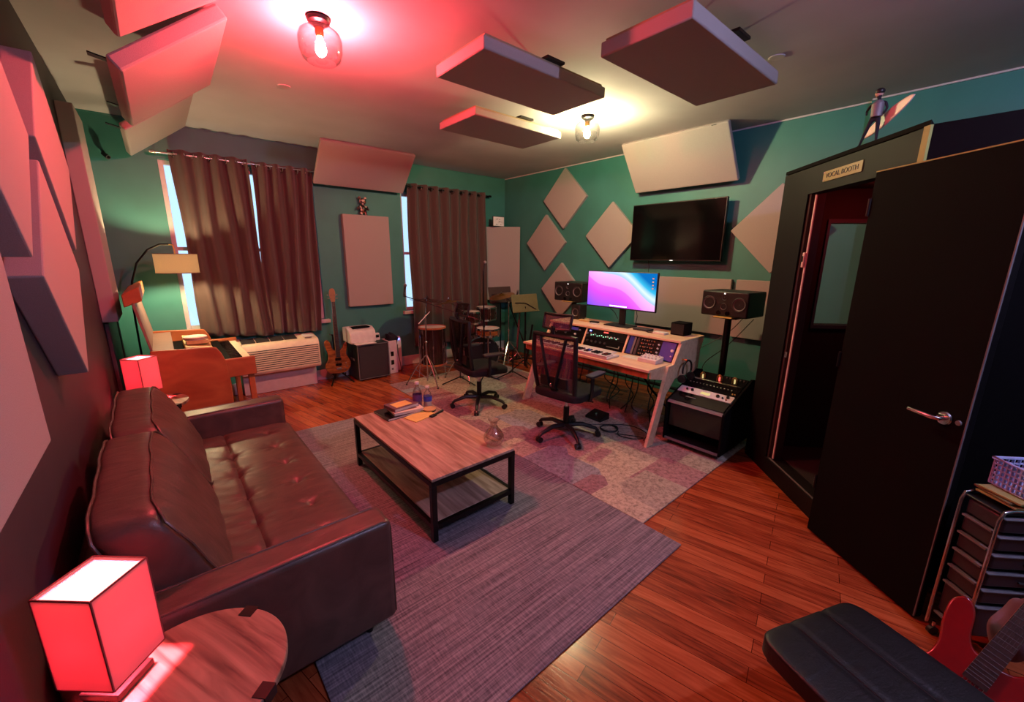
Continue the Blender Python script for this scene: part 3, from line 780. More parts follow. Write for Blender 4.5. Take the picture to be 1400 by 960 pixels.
B().bar((-.01, 5.39, 1.715), (.34, 5.39, 1.715), .004).build('spider', 'blackm', t)
B().cyl((.165, 5.39, 1.65), (.165, 5.39, 1.70), .014).build('socket', 'blackm', t)
B().sph((.165, 5.39, 1.62), .03, seg=16).build('bulb', glow('arc_bulb', (1.0, .80, .42), P_ARC), t)

# ------------------------------------------------------------------ coffee table and things on it
def coffee_table():
    x0, x1, y0, y1, z = 1.05, 1.70, 1.935, 3.20, .435
    t = thing('coffee_table', 'wooden coffee table with black metal frame and lower shelf', 'coffee table', ((x0 + x1) / 2, (y0 + y1) / 2, .0115))
    B().box(x0 + .004, x1 - .004, y0 + .004, y1 - .004, z - .018, z).build('table_top', 'tablewood', t, bevel=.002)
    b = B(); w = .028
    b.box(x0, x1, y0, y0 + w, z - .05, z - .019); b.box(x0, x1, y1 - w, y1, z - .05, z - .019); b.box(x0, x0 + w, y0 + w, y1 - w, z - .05, z - .019); b.box(x1 - w, x1, y0 + w, y1 - w, z - .05, z - .019)
    b.build('upper_rail', 'blackm', t)
    for x in (x0, x1 - .034):
        for y in (y0, y1 - .034): B().box(x, x + .034, y, y + .034, .0115, z - .051).build('leg', 'blackm', t, bevel=.002)
    b = B(); zz = .125
    b.box(x0 + .035, x1 - .035, y0 + .002, y0 + .03, zz - .03, zz); b.box(x0 + .035, x1 - .035, y1 - .03, y1 - .002, zz - .03, zz); b.box(x0 + .002, x0 + .03, y0 + .035, y1 - .035, zz - .03, zz); b.box(x1 - .03, x1 - .002, y0 + .035, y1 - .035, zz - .03, zz)
    b.build('lower_rail', 'blackm', t)
    B().box(x0 + .031, x1 - .031, y0 + .031, y1 - .031, zz - .016, zz + .002).build('shelf', 'tablewood', t, bevel=.002)
coffee_table()
ZT = .4355
def book(lab, cx, cy, z, w, l, h, a, cover, top=None):
    t = thing('book', lab, 'book', (cx, cy, z), a, 'books on the coffee table', world=False)
    b = B(); b.box(-w / 2, w / 2, -l / 2, l / 2, .0003, .003); b.box(-w / 2, w / 2, -l / 2, l / 2, h - .003, h); b.box(-w / 2 - .002, -w / 2 + .002, -l / 2, l / 2, .0003, h)
    b.build('cover', cover, t, bevel=.0008)
    B().box(-w / 2 + .002, w / 2 - .005, -l / 2 + .004, l / 2 - .004, .0032, h - .0032).build('pages', 'paper', t)
    if top: B().box(-w * .36, w * .30, -l * .34, l * .30, h + .0001, h + .0006).build('cover_print', top, t)
    return t
book('large black covered art book at the bottom of the pile', 1.37, 3.055, ZT, .30, .25, .020, .05, 'blackgloss', None)
book('orange and white book in the middle of the pile', 1.43, 3.03, ZT + .0205, .25, .19, .022, -.10, 'paper', 'organcloth')
book('topmost cream paperback with orange print on the pile', 1.41, 3.06, ZT + .043, .23, .17, .028, .12, 'pink', 'yellowpaper')
tag(B().cbox((0, 0, 0), (.15, .22, .006)).xf(RZ(.05 - pi / 2 + .2), (1.475, 2.865, ZT + .0035)).build('notepad', 'yellowpaper'), 'pale yellow notepad lying before the books', 'notepad')
g = 'round coasters stacked on the coffee table'
for i, lab in enumerate(('lower round coaster of the pair by the bottles', 'upper round tan coaster of the pair by the bottles')):
    tag(B().lathe([(0, 0), (.052, 0), (.054, .003), (.054, .008), (.052, .010), (0, .010)], (1.60, 2.93, ZT + .0003 + i * .0105), 30).build('coaster', 'tan' if i else 'blackmatte'), lab, 'coaster', g)
t = thing('table_brush', 'black handled brush lying at the table edge by the coasters', 'brush', (1.625, 2.83, ZT))
B().tube([(1.675, 2.84, ZT + .011), (1.62, 2.82, ZT + .011), (1.585, 2.805, ZT + .010)], [.010, .010, .007], 10).build('handle', 'black', t)
B().cbox((0, 0, 0), (.06, .035, .014)).xf(RZ(.35), (1.556, 2.795, ZT + .0075)).build('head', 'black', t, bevel=.003)
def bottle(lab, x, y, r, h, liquid, label_m, cap, sh=.62):
    t = thing('bottle', lab, 'bottle', (x, y, ZT), group='bottles on the coffee table')
    z = ZT + .0005
    B().lathe([(0, 0), (r * .9, 0), (r, .006), (r, h * sh), (r * .85, h * (sh + .12)), (r * .42, h * (sh + .24)), (r * .38, h * .93), (r * .38, h * .94), (r * .30, h * .94), (r * .34, h * (sh + .23)), (r * .78, h * (sh + .12)), (r * .93, h * sh), (r * .93, .008), (0, .006)], (x, y, z), 28).build('glass_body', 'glass', t)
    B().lathe([(0, .008), (r * .9, .008), (r * .9, h * .40), (0, h * .40)], (x, y, z), 24).build('contents', liquid, t)
    B().lathe([(r * 1.01, h * .30), (r * 1.02, h * .31), (r * 1.02, h * .52), (r * 1.01, h * .53)], (x, y, z), 28).build('paper_label', label_m, t)
    B().lathe([(0, h * .91), (r * .48, h * .91), (r * .48, h), (0, h)], (x, y, z), 18).build('cap', cap, t)
bottle('taller bottle with purple label behind the books', 1.555, 3.055, .040, .235, 'purple', 'purple', 'white', .56)
bottle('shorter bottle with blue label beside the purple one', 1.635, 3.02, .036, .19, 'paper', 'bluelabel', 'white', .55)
t = thing('glass_decanter', 'round clear glass decanter with pinched neck on the table corner', 'decanter', (1.63, 2.08, ZT))
B().lathe([(0, .003), (.035, .0005), (.058, .012), (.072, .040), (.070, .072), (.054, .102), (.032, .128), (.023, .150), (.027, .170), (.040, .186), (.038, .187), (.0245, .170), (.0205, .150), (.030, .127), (.052, .100), (.067, .072), (.069, .042), (.055, .015), (.034, .005), (0, .006)], (1.625, 2.075, ZT), 40).build('glass_body', thin_glass('decanter_glass', (.97, .93, .92), .3), t, ang=80)
# ------------------------------------------------------------------ wall television
t = thing('television', 'large black flat television on the wall above the desk', 'television', (4.84, 2.61, 1.68))
B().box(4.79, 4.83, 2.01, 3.18, 1.685, 2.375).build('housing', 'black', t, bevel=.005)
B().box(4.786, 4.7895, 2.022, 3.168, 1.70, 2.363).build('screen', 'tvscreen', t, smooth=False)
B().box(4.83, XT, 2.40, 2.80, 1.85, 2.2).build('wall_mount', 'blackm', t)
B().box(4.785, 4.789, 2.575, 2.615, 1.688, 1.694).build('badge', 'ledwhite', t)
B().tube([(4.86, 2.95, 1.70), (4.862, 2.93, 1.60), (4.862, 2.94, 1.50)], .004, 6).build('power_cable', 'black', t)

# ------------------------------------------------------------------ studio desk
YA, YBk = 1.83, 3.48
def desk():
    t = thing('studio_desk', 'birch plywood studio desk with angled rack bays and slanted legs', 'desk', (3.6, 2.65, .0115))
    prof = [(3.19, .0115), (3.30, .0115), (3.46, .47), (3.60, .60), (3.86, .60), (4.06, .80), (4.13, .935), (3.67, .935), (3.555, .745), (3.46, .74)]
    for y in (YA - .03, YBk): B().prism(prof, 'y', y, y + .03).build('side_panel', 'ply', t, bevel=.002)
    B().box(3.17, 3.62, YA + .001, YBk - .001, .725, .748).build('worktop', 'ply', t, bevel=.003)
    B().box(3.20, 3.215, YA + .03, YBk - .03, .66, .7245).build('front_apron', 'organwood', t)
    for y in (YA + .001, YBk - .016): B().prism([(3.215, .7245), (3.46, .7245), (3.43, .61), (3.35, .63), (3.215, .66)], 'y', y, y + .015).build('tray_cheek', 'ply', t)
    B().box(3.645, 4.13, YA - .03, YBk + .03, .9355, .957).build('upper_shelf', 'ply', t, bevel=.003)
    B().box(4.085, 4.10, YA, YBk, .62, .935).build('back_panel', 'blackmatte', t)
    B().box(3.64, 4.08, YA, YBk, .726, .742).build('bay_floor', 'ply', t)
    for y in (2.38, 2.93): B().prism([(3.57, .743), (4.08, .743), (4.08, .934), (3.665, .934)], 'y', y - .011, y + .011).build('divider', 'ply', t, bevel=.002)
    B().tube([(3.95, YA + .04, .03), (3.80, YA + .3, .35), (3.70, YA + .45, .60)], .012, 8).build('brace', 'blackm', t)
    B().bar((4.05, YA, .35), (4.05, YBk, .35), .05, .02).build('stretcher', 'blackm', t)
    for y in (YA - .028, YBk + .002): B().prism([(3.95, .0115), (4.02, .0115), (4.07, .80), (4.0, .80)], 'y', y, y + .026).build('rear_leg', 'ply', t)
    return t
desk()
# rack devices in the bays (front plane leans back)
RX = Vector((.095, 0, .191)).normalized()
def rack_dev(name, lab, y0, y1, z0, z1, face_m, knobs=(), leds=(), mods=(), group=None):
    def pt(y, z, out=0.0):
        s = (z - .743) / RX.z; p = Vector((3.578, y, .743)) + RX * s
        n = Vector((-RX.z, 0, RX.x)); return p + n * out
    c = pt((y0 + y1) / 2, z0); t = thing(name, lab, 'audio gear', (c.x, c.y, c.z), group=group)
    def plate(a, b_, c0, c1, out0, out1):
        lo = [pt(a, c0, out0), pt(b_, c0, out0), pt(b_, c1, out0), pt(a, c1, out0)]
        hi = [pt(a, c0, out1), pt(b_, c0, out1), pt(b_, c1, out1), pt(a, c1, out1)]
        return B().hexa(lo, hi)
    plate(y0, y1, z0, z1, -.004, .004).build('faceplate', face_m, t, smooth=False)
    plate(y0 + .01, y1 - .01, z0 + .004, z1 - .004, -.16, -.0041).build('chassis', 'blackm', t, smooth=False)
    for (y, z, r, m) in knobs:
        p = pt(y, z, .004); q = pt(y, z, .02); B().cyl(p, q, r, r * .85, 14).build('knob', m, t)
    for (a, b_, c0, c1, m) in leds: plate(a, b_, c0, c1, .0042, .006).build('display', m, t, smooth=False)
    for (a, b_, m) in mods: plate(a, b_, z0 + .003, z1 - .003, .0042, .009).build('module', m, t, smooth=False)
    return t
GA = 'rack gear in the desk bays'
kn = [(2.90 - i * .052, .875, .011, 'midgrey') for i in range(3)] + [(2.62 - i * .045, .87, .008, 'white') for i in range(4)]
rack_dev('rack_interface', 'upper black rack unit with coloured lights in the middle desk bay', 2.40, 2.915, .846, .925, 'blackgloss', kn,
         [(2.86, 2.885, .90, .913, 'ledblue'), (2.66, 2.69, .905, .917, 'ledred'), (2.63, 2.66, .905, .917, 'ledred')] + [(2.84 - i * .028, 2.852 - i * .028, .858 + (i % 3) * .006, .866 + (i % 3) * .006, 'ledgreen') for i in range(13)], group=GA)
rack_dev('rack_compressor', 'lower black rack unit with silver handle in the middle desk bay', 2.40, 2.915, .750, .842, 'blackmatte', [(2.87 - i * .06, .80, .013, 'darkgrey') for i in range(5)],
         [(2.44, 2.60, .772, .779, 'chrome'), (2.44, 2.452, .779, .80, 'chrome')], group=GA)
kn2 = []
for i in range(6):
    for j in range(5): kn2.append((2.20 - i * .026, .775 + j * .032, .007, 'chrome' if (i + j) % 3 else 'organwood'))
rack_dev('module_rack', 'rack of small blue and black modules in the right desk bay', 1.838, 2.365, .752, .925, 'blackgloss', kn2 + [(2.015, .775 + j * .036, .009, 'white') for j in range(4)] + [(1.865, .85, .016, 'white'), (1.862, .80, .007, 'white')],
         [], [(2.30, 2.35, 'blue'), (2.275, 2.297, 'midgrey'), (2.235, 2.262, 'darkgrey'), (1.845, 1.985, 'blue')], group=GA)
rack_dev('rack_mixer', 'cluttered black rack unit in the left desk bay behind the chair', 2.948, 3.46, .752, .925, 'blackmatte', [(3.42 - i * .05, .79 + (i % 3) * .05, .012, 'white' if i % 2 else 'midgrey') for i in range(9)],
         [(3.05, 3.16, .885, .915, 'bluelabel')], group=GA)

# keyboard controller on the worktop
def midi():
    t = thing('piano_keyboard', 'slim white piano keyboard along the front of the desk worktop', 'keyboard', (3.33, 2.84, .749))
    y0, y1 = 2.30, 3.36
    B().box(3.20, 3.40, y0, y1, .749, .770).build('body', 'white', t, bevel=.004)
    n = 32; w = (y1 - y0 - .02) / n; b = B(); k = B()
    for i in range(n): b.box(3.194, 3.31, y0 + .01 + i * w + .0006, y0 + .01 + (i + 1) * w - .0006, .7705, .783)
    for i in range(n - 1):
        if i % 7 not in (2, 6): k.box(3.222, 3.31, y0 + .01 + (i + 1) * w - .011, y0 + .01 + (i + 1) * w + .011, .7832, .794)
    b.build('white_keys', 'white', t, bevel=.001); k.build('black_keys', 'blackgloss', t, bevel=.001)
midi()
def pckey():
    t = thing('computer_keyboard', 'thin white computer keyboard behind the piano keyboard', 'keyboard', (3.48, 2.62, .7485))
    B().box(3.425, 3.535, 2.42, 2.86, .7485, .758).build('body', 'white', t, bevel=.003)
    b = B()
    for r in range(5):
        for i in range(18): b.box(3.430 + r * .0202, 3.447 + r * .0202, 2.428 + i * .0238, 2.449 + i * .0238, .7582, .762)
    b.build('keys', 'paper', t)
pckey()
tag(B().box(3.43, 3.545, 2.06, 2.30, .7485, .7505).build('sheet_of_paper', 'paper'), 'white sheet lying right of the computer keyboard', 'paper')
t = thing('mixer_box', 'small white box of knobs near the right end of the worktop', 'audio gear', (3.48, 1.98, .7485))
B().prism([(3.40, .7485), (3.54, .7485), (3.54, .805), (3.40, .785)], 'y', 1.90, 2.09).build('case', 'white', t, bevel=.004)
for i in range(5):
    for j in range(2): B().cyl((3.43 + j * .07, 1.92 + i * .037, .785 + j * .011), (3.43 + j * .07, 1.92 + i * .037, .806 + j * .011), .009, .007, 12).build('knob', 'white', t)

# ------------------------------------------------------------------ monitor
t = thing('computer_monitor', 'wide computer monitor with pink and blue wallpaper on the desk shelf', 'computer monitor', (3.96, 2.70, .957))
B().box(3.925, 3.955, 2.25, 3.165, 1.150, 1.568).build('housing', 'black', t, bevel=.006)
B().box(3.921, 3.9245, 2.26, 3.155, 1.165, 1.560).build('screen', 'screen', t, smooth=False)
B().box(3.9185, 3.9205, 2.60, 2.83, 1.176, 1.186).build('dock_icons', 'ledwhite', t, smooth=False)
b = B()
for i in range(4): b.box(3.9185, 3.9205, 2.29, 2.31, 1.50 - i * .035, 1.515 - i * .035)
b.build('desktop_icons', 'paper', t)
B().box(3.96, 3.985, 2.64, 2.72, .97, 1.33).build('neck', 'black', t, bevel=.006)
B().box(3.955, 3.965, 2.60, 2.76, 1.27, 1.42).build('mount_plate', 'black', t)
B().box(3.84, 4.04, 2.52, 2.84, .9575, .9715).build('foot', 'black', t, bevel=.004)
B().tube([(3.96, 2.50, 1.155), (4.02, 2.52, 1.08), (4.03, 2.54, .98)], .004, 6).build('cable', 'black', t)
B().tube([(3.96, 2.86, 1.155), (4.02, 2.82, 1.09), (4.03, 2.78, 1.02)], .004, 6).build('cable', 'black', t)

# ------------------------------------------------------------------ studio monitors
def driver(b1, b2, c, r, ax=(-1, 0, 0)):
    b1.ring(c, r, r * .10, ax, 28, 8)
    b2.lathe([(r * .95, .002), (r * .55, -.012), (r * .30, -.016), (r * .26, -.008), (0, -.002)], c, 28, ax)
def big_speaker(lab, x, y, z, rot, pad=True):
    t = thing('studio_monitor', lab, 'studio monitor', (x, y, z), rot, 'black three way studio monitors', world=False)
    W, H, D = .46, .245, .34
    B().box(0, D, -W / 2, W / 2, 0, H).build('cabinet', 'black', t, bevel=.014)
    for sy in (-1, 1):
        b1, b2 = B(), B(); driver(b1, b2, (-.003, sy * .148, H * .52), .062)
        w = b2.build('woofer', 'midgrey', t); b1.build('surround', 'darkgrey', w)
    b1, b2 = B(), B(); driver(b1, b2, (-.003, .0, H * .40), .032); w = b2.build('midrange_driver', 'midgrey', t); b1.build('surround', 'darkgrey', w)
    B().lathe([(.026, .0), (.022, -.004), (.010, -.006), (0, .002)], (-.004, 0, H * .76), 20, (-1, 0, 0)).build('tweeter', 'darkgrey', t)
    for sy in (-.045, .045): B().cyl((-.004, sy, .035), (-.0005, sy, .035), .022, seg=18).build('bass_port', 'blackgloss', t)
    B().box(-.0035, -.0003, -.006, .006, H - .026, H - .016).build('power_light', 'ledwhite', t)
    return t
big_speaker('left black studio monitor half hidden by the computer monitor', 4.06, 3.60, 1.155, radians(4))
big_speaker('right black studio monitor on a tall stand near the booth', 4.15, 1.66, 1.163, radians(-6))
def stand(lab, x, y, z):
    t = thing('speaker_stand', lab, 'speaker stand', (x, y, .012), group='black speaker stands')
    B().box(x - .14, x + .14, y - .14, y + .14, .012, .026).build('base_plate', 'blackm', t, bevel=.003)
    B().cyl((x, y, .026), (x, y, z - .022), .032, seg=20).build('column', 'blackm', t)
    B().box(x - .11, x + .11, y - .11, y + .11, z - .022, z - .010).build('top_plate', 'blackm', t, bevel=.002)
    B().box(x - .16, x + .05, y - .085, y + .085, z - .0095, z - .0005).build('foam_pad', 'yellowpaper', t)
stand('tall black stand under the right studio monitor', 4.28, 1.65, 1.163)
stand('tall black stand under the left studio monitor', 4.22, 3.62, 1.155)
t = thing('small_speaker', 'small square near field speaker on the left end of the desk shelf', 'studio monitor', (3.98, 3.34, .957))
B().box(3.92, 4.06, 3.27, 3.41, .970, 1.135).build('cabinet', 'black', t, bevel=.008)
b1, b2 = B(), B(); driver(b1, b2, (3.917, 3.34, 1.045), .048); w = b2.build('cone', 'midgrey', t); b1.build('surround', 'darkgrey', w)
for y in (3.29, 3.385): B().box(3.93, 4.05, y, y + .012, .9575, .9698).build('foot', 'black', t)
t = thing('small_speaker', 'small black cube speaker facing away on the right end of the desk shelf', 'studio monitor', (3.95, 2.0, .957))
B().box(3.90, 4.06, 1.90, 2.05, .9575, 1.085).build('cabinet', 'blackmatte', t, bevel=.008)
B().box(3.896, 3.8995, 1.912, 2.038, .97, 1.073).build('grille', 'black', t)
for lab, x, y, w, l, h, m in (('tan box on the left of the desk shelf', 3.90, 3.16, .07, .16, .018, 'tan'), ('small black device beside the tan box on the desk shelf', 3.88, 3.00, .06, .10, .02, 'black'),
                              ('white remote on the desk shelf left of the screen foot', 3.80, 2.94, .035, .12, .012, 'white'), ('stack of cards on the desk shelf before the cube speaker', 3.84, 2.12, .09, .13, .022, 'paper'),
                              ('black tray of cables on the desk shelf right of the screen foot', 3.90, 2.36, .12, .18, .02, 'darkgrey')):
    tag(B().box(x - w / 2, x + w / 2, y - l / 2, y + l / 2, .9575, .9575 + h).build('desk_box', m, bevel=.003), lab, 'small box', 'small things on the desk shelf')
tag(B().tube([(3.85, 2.30, .963), (3.80, 2.24, .963), (3.82, 2.17, .963), (3.90, 2.20, .963), (3.86, 2.27, .966)], .005, 6).build('cable_loop', 'black'), 'black cable loop on the desk shelf before the cube speaker', 'cable')

# headphones on the desk end
t = thing('headphones', 'black headphones hanging at the right end of the desk', 'headphones', (3.70, 1.73, .50))
B().tube(arc((3.70, 1.74, .69), .085, radians(-20), radians(200), 16, 'xz'), .009, 8).build('headband', 'black', t)
for sx in (-1, 1):
    B().lathe([(0, -.02), (.036, -.018), (.040, 0), (.034, .02), (0, .02)], (3.70 + sx * .085, 1.74, .61), 20, (sx, 0, 0)).build('ear_cup', 'black', t)
B().tube([(3.70, 1.795, .775), (3.70, 1.735, .775)], .007, 8).build('hook', 'brass', t)

# ------------------------------------------------------------------ rack cabinet on the right
def rack_cabinet():
    t = thing('rack_cabinet', 'black slanted rack cabinet on casters beside the booth', 'rack cabinet', (3.76, 1.53, .012))
    y0, y1 = 1.25, 1.775
    prof = [(3.42, .06), (4.08, .06), (4.08, .62), (3.97, .645), (3.415, .44)]
    for y in (y0, y1 - .02): B().prism(prof, 'y', y, y + .02).build('side_panel', 'blackmatte', t, bevel=.003)
    B().box(3.43, 4.07, y0 + .02, y1 - .02, .06, .08).build('bottom_panel', 'blackmatte', t)
    B().box(4.05, 4.07, y0 + .02, y1 - .02, .08, .60).build('back_panel', 'blackmatte', t)
    B().box(3.415, 3.43, y0 + .02, y1 - .02, .065, .085).build('lower_rail', 'midgrey', t)
    B().prism([(3.412, .428), (3.43, .428), (3.445, .448), (3.42, .44)], 'y', y0 + .02, y1 - .02).build('edge_rail', 'midgrey', t)
    B().box(3.45, 3.46, y0 + .02, y1 - .02, .20, .425).build('inner_front', 'blackgloss', t)
    for x in (3.47, 4.02):
        for y in (y0 + .05, y1 - .05):
            c = B().cyl((x, y - .012, .034), (x, y + .012, .034), .0215, seg=18).build('caster', 'black', t)
            B().box(x - .012, x + .012, y - .016, y + .016, .034, .0598).build('fork', 'blackm', c)
    return t
rack_cabinet()
SL = Vector((.555, 0, .205)).normalized(); SN = Vector((-SL.z, 0, SL.x))
def slant_dev(name, lab, s0, s1, m, th=.006, items=()):
    def pt(s, y, o=0): return Vector((3.415, y, .44)) + SL * s + SN * o
    ya, yb = 1.273, 1.752; c = pt(s0, 1.5)
    t = thing(name, lab, 'audio gear', (c.x, c.y, c.z), group='gear set into the slanted rack')
    lo = [pt(s0, ya, -.07), pt(s0, yb, -.07), pt(s1, yb, -.07), pt(s1, ya, -.07)]; hi = [pt(s0, ya, th), pt(s0, yb, th), pt(s1, yb, th), pt(s1, ya, th)]
    B().hexa(lo, hi).build('faceplate', m, t, smooth=False)
    for (s, y, r, h, mm) in items: B().cyl(pt(s, y, th), pt(s, y, th + h), r, r * .85, 14).build('knob', mm, t)
    return t, pt
rack_lo, pt = slant_dev('blank_rack_panel', 'black blank panel lowest in the slanted rack', .03, .17, 'blackgloss')
B().hexa([pt(.11, 1.64, .006), pt(.11, 1.55, .006), pt(.12, 1.55, .006), pt(.12, 1.64, .006)], [pt(.11, 1.64, .009), pt(.11, 1.55, .009), pt(.12, 1.55, .009), pt(.12, 1.64, .009)]).build('label_strip', 'midgrey', rack_lo)
d2, pt = slant_dev('silver_preamp', 'silver faced preamp with black knobs in the slanted rack', .175, .265, 'white', .008,
                   [(.22, 1.68, .010, .014, 'blackgloss'), (.22, 1.63, .014, .016, 'blackgloss'), (.22, 1.40, .016, .016, 'blackgloss'), (.21, 1.355, .009, .014, 'blackgloss'), (.235, 1.32, .014, .016, 'blackgloss'), (.20, 1.322, .008, .012, 'organwood')])
B().hexa([pt(.20, 1.47, .0082), pt(.20, 1.55, .0082), pt(.235, 1.55, .0082), pt(.235, 1.47, .0082)], [pt(.20, 1.47, .010), pt(.20, 1.55, .010), pt(.235, 1.55, .010), pt(.235, 1.47, .010)]).build('meter_window', 'lcd', d2, smooth=False)
it = [(.33, 1.70 - i * .031, .008, .022, 'chrome') for i in range(13)] + [(.30, 1.31, .006, .008, 'yellowpaper'), (.30, 1.29, .006, .008, 'yellowpaper')]
d3, pt = slant_dev('patch_unit', 'black unit with a row of silver knobs in the slanted rack', .270, .385, 'blackmatte', .006, it)
d4, pt = slant_dev('top_preamp', 'dark unit with a silver rail topmost in the slanted rack', .390, .560, 'blackmatte', .006, [(.52, 1.45 - i * .03, .006, .014, 'midgrey') for i in range(6)])
B().hexa([pt(.405, 1.28, .006), pt(.405, 1.74, .006), pt(.425, 1.74, .006), pt(.425, 1.28, .006)], [pt(.405, 1.28, .016), pt(.405, 1.74, .016), pt(.425, 1.74, .016), pt(.425, 1.28, .016)]).build('silver_rail', 'chrome', d4, smooth=False)
for i, (s, y, lab) in enumerate(((.44, 1.64, 'leftmost glowing tube cage on top of the slanted rack'), (.45, 1.49, 'middle brass tube cage on top of the slanted rack'), (.46, 1.36, 'rightmost brass tube cage on top of the slanted rack'))):
    p = pt(s, y, .0065)
    t = thing('tube_cage', lab, 'audio gear', (p.x, p.y, p.z), group='tube cages on the slanted rack')
    t['_w'] = 1
    B().lathe([(0, 0), (.016, 0), (.017, .006), (.014, .04), (.010, .052), (0, .055)], p, 16).build('glass_tube', 'glass', t)
    B().cyl(p + Vector((0, 0, .004)), p + Vector((0, 0, .04)), .008).build('element', 'lcd' if i != 1 else 'ledred', t)
    b = B()
    for k in range(6): b.tube([(p.x + .021 * cos(k * pi / 3), p.y + .021 * sin(k * pi / 3), p.z + .0), (p.x + .021 * cos(k * pi / 3), p.y + .021 * sin(k * pi / 3), p.z + .048), (p.x + .004 * cos(k * pi / 3), p.y + .004 * sin(k * pi / 3), p.z + .064)], .0018, 6)
    b.build('cage', 'brass', t)

# ------------------------------------------------------------------ cables under and behind the desk
rnd = random.Random(9)
GCb = 'loose black cables around the desk'
def cable(lab, pts, r=.005, m='black'): return tag(smoothtube(pts, r).build('cable', m), lab, 'cable', GCb)
def smoothtube(pts, r):
    P_ = [Vector(p) for p in pts]; out = []
    for i in range(len(P_) - 1):
        p0 = P_[max(i - 1, 0)]; p1 = P_[i]; p2 = P_[i + 1]; p3 = P_[min(i + 2, len(P_) - 1)]
        for k in range(6):
            t_ = k / 6; out.append(.5 * ((2 * p1) + (p2 - p0) * t_ + (2 * p0 - 5 * p1 + 4 * p2 - p3) * t_ ** 2 + (3 * p1 - p0 - 3 * p2 + p3) * t_ ** 3))
    out.append(P_[-1]); return B().tube(out, r, 6)
for i in range(9):
    y = 1.98 + i * .09; x = 3.72 + .05 * (i % 3)
    cable('thin black cable hanging under the right half of the desk', [(x + .1, y, .70), (x + .04, y + .03, .55), (x + rnd.uniform(-.1, .1), y + rnd.uniform(-.06, .06), .38), (x + rnd.uniform(-.1, .2), y + rnd.uniform(-.05, .1), .18), (x + .1 + rnd.uniform(-.1, .1), y + .1, .018)], .006)
for i in range(5):
    y = 2.95 + i * .1
    cable('thin black cable hanging under the left half of the desk', [(3.80, y, .70), (3.70, y - .05, .45), (3.78, y + .05, .25), (3.65, y, .018)], .006)
cable('black cable coiled on the rug under the desk', [(3.28 + .085 * cos(a * .7) * (1 + .1 * sin(a)), 2.28 + .085 * sin(a * .7), .018 + .0015 * (a % 5)) for a in range(30)], .006)
cable('black cable winding over the rug before the desk leg', [(3.30, 2.18, .018), (3.22, 2.12, .018), (3.26, 1.98, .018), (3.35, 1.93, .018), (3.30, 2.05, .018), (3.22, 2.16, .018)], .004)
cable('long black cable running along the rug below the desk', [(3.02, 2.62, .018), (3.28, 2.42, .018), (3.50, 2.20, .018), (3.48, 1.98, .018), (3.30, 1.90, .018)], .004)
cable('cable drooping from the right studio monitor to the desk', [(4.52, 1.60, 1.12), (4.47, 1.72, .95), (4.30, 1.95, .75), (4.20, 2.15, .60)], .004)
cable('cable curving over the wall behind the slanted rack', [(4.52, 1.50, 1.12), (4.62, 1.75, .80), (4.50, 1.9, .62), (4.15, 1.80, .60)], .004)
t = thing('pedal_board', 'dark box on the rug under the desk beside the chair', 'foot pedal', (3.42, 2.55, .0115))
B().prism([(3.34, .0115), (3.50, .0115), (3.50, .08), (3.34, .04)], 'y', 2.44, 2.64).build('case', 'black', t, bevel=.004)
B().cyl((3.40, 2.54, .05), (3.40, 2.54, .075), .014).build('switch', 'chrome', t)

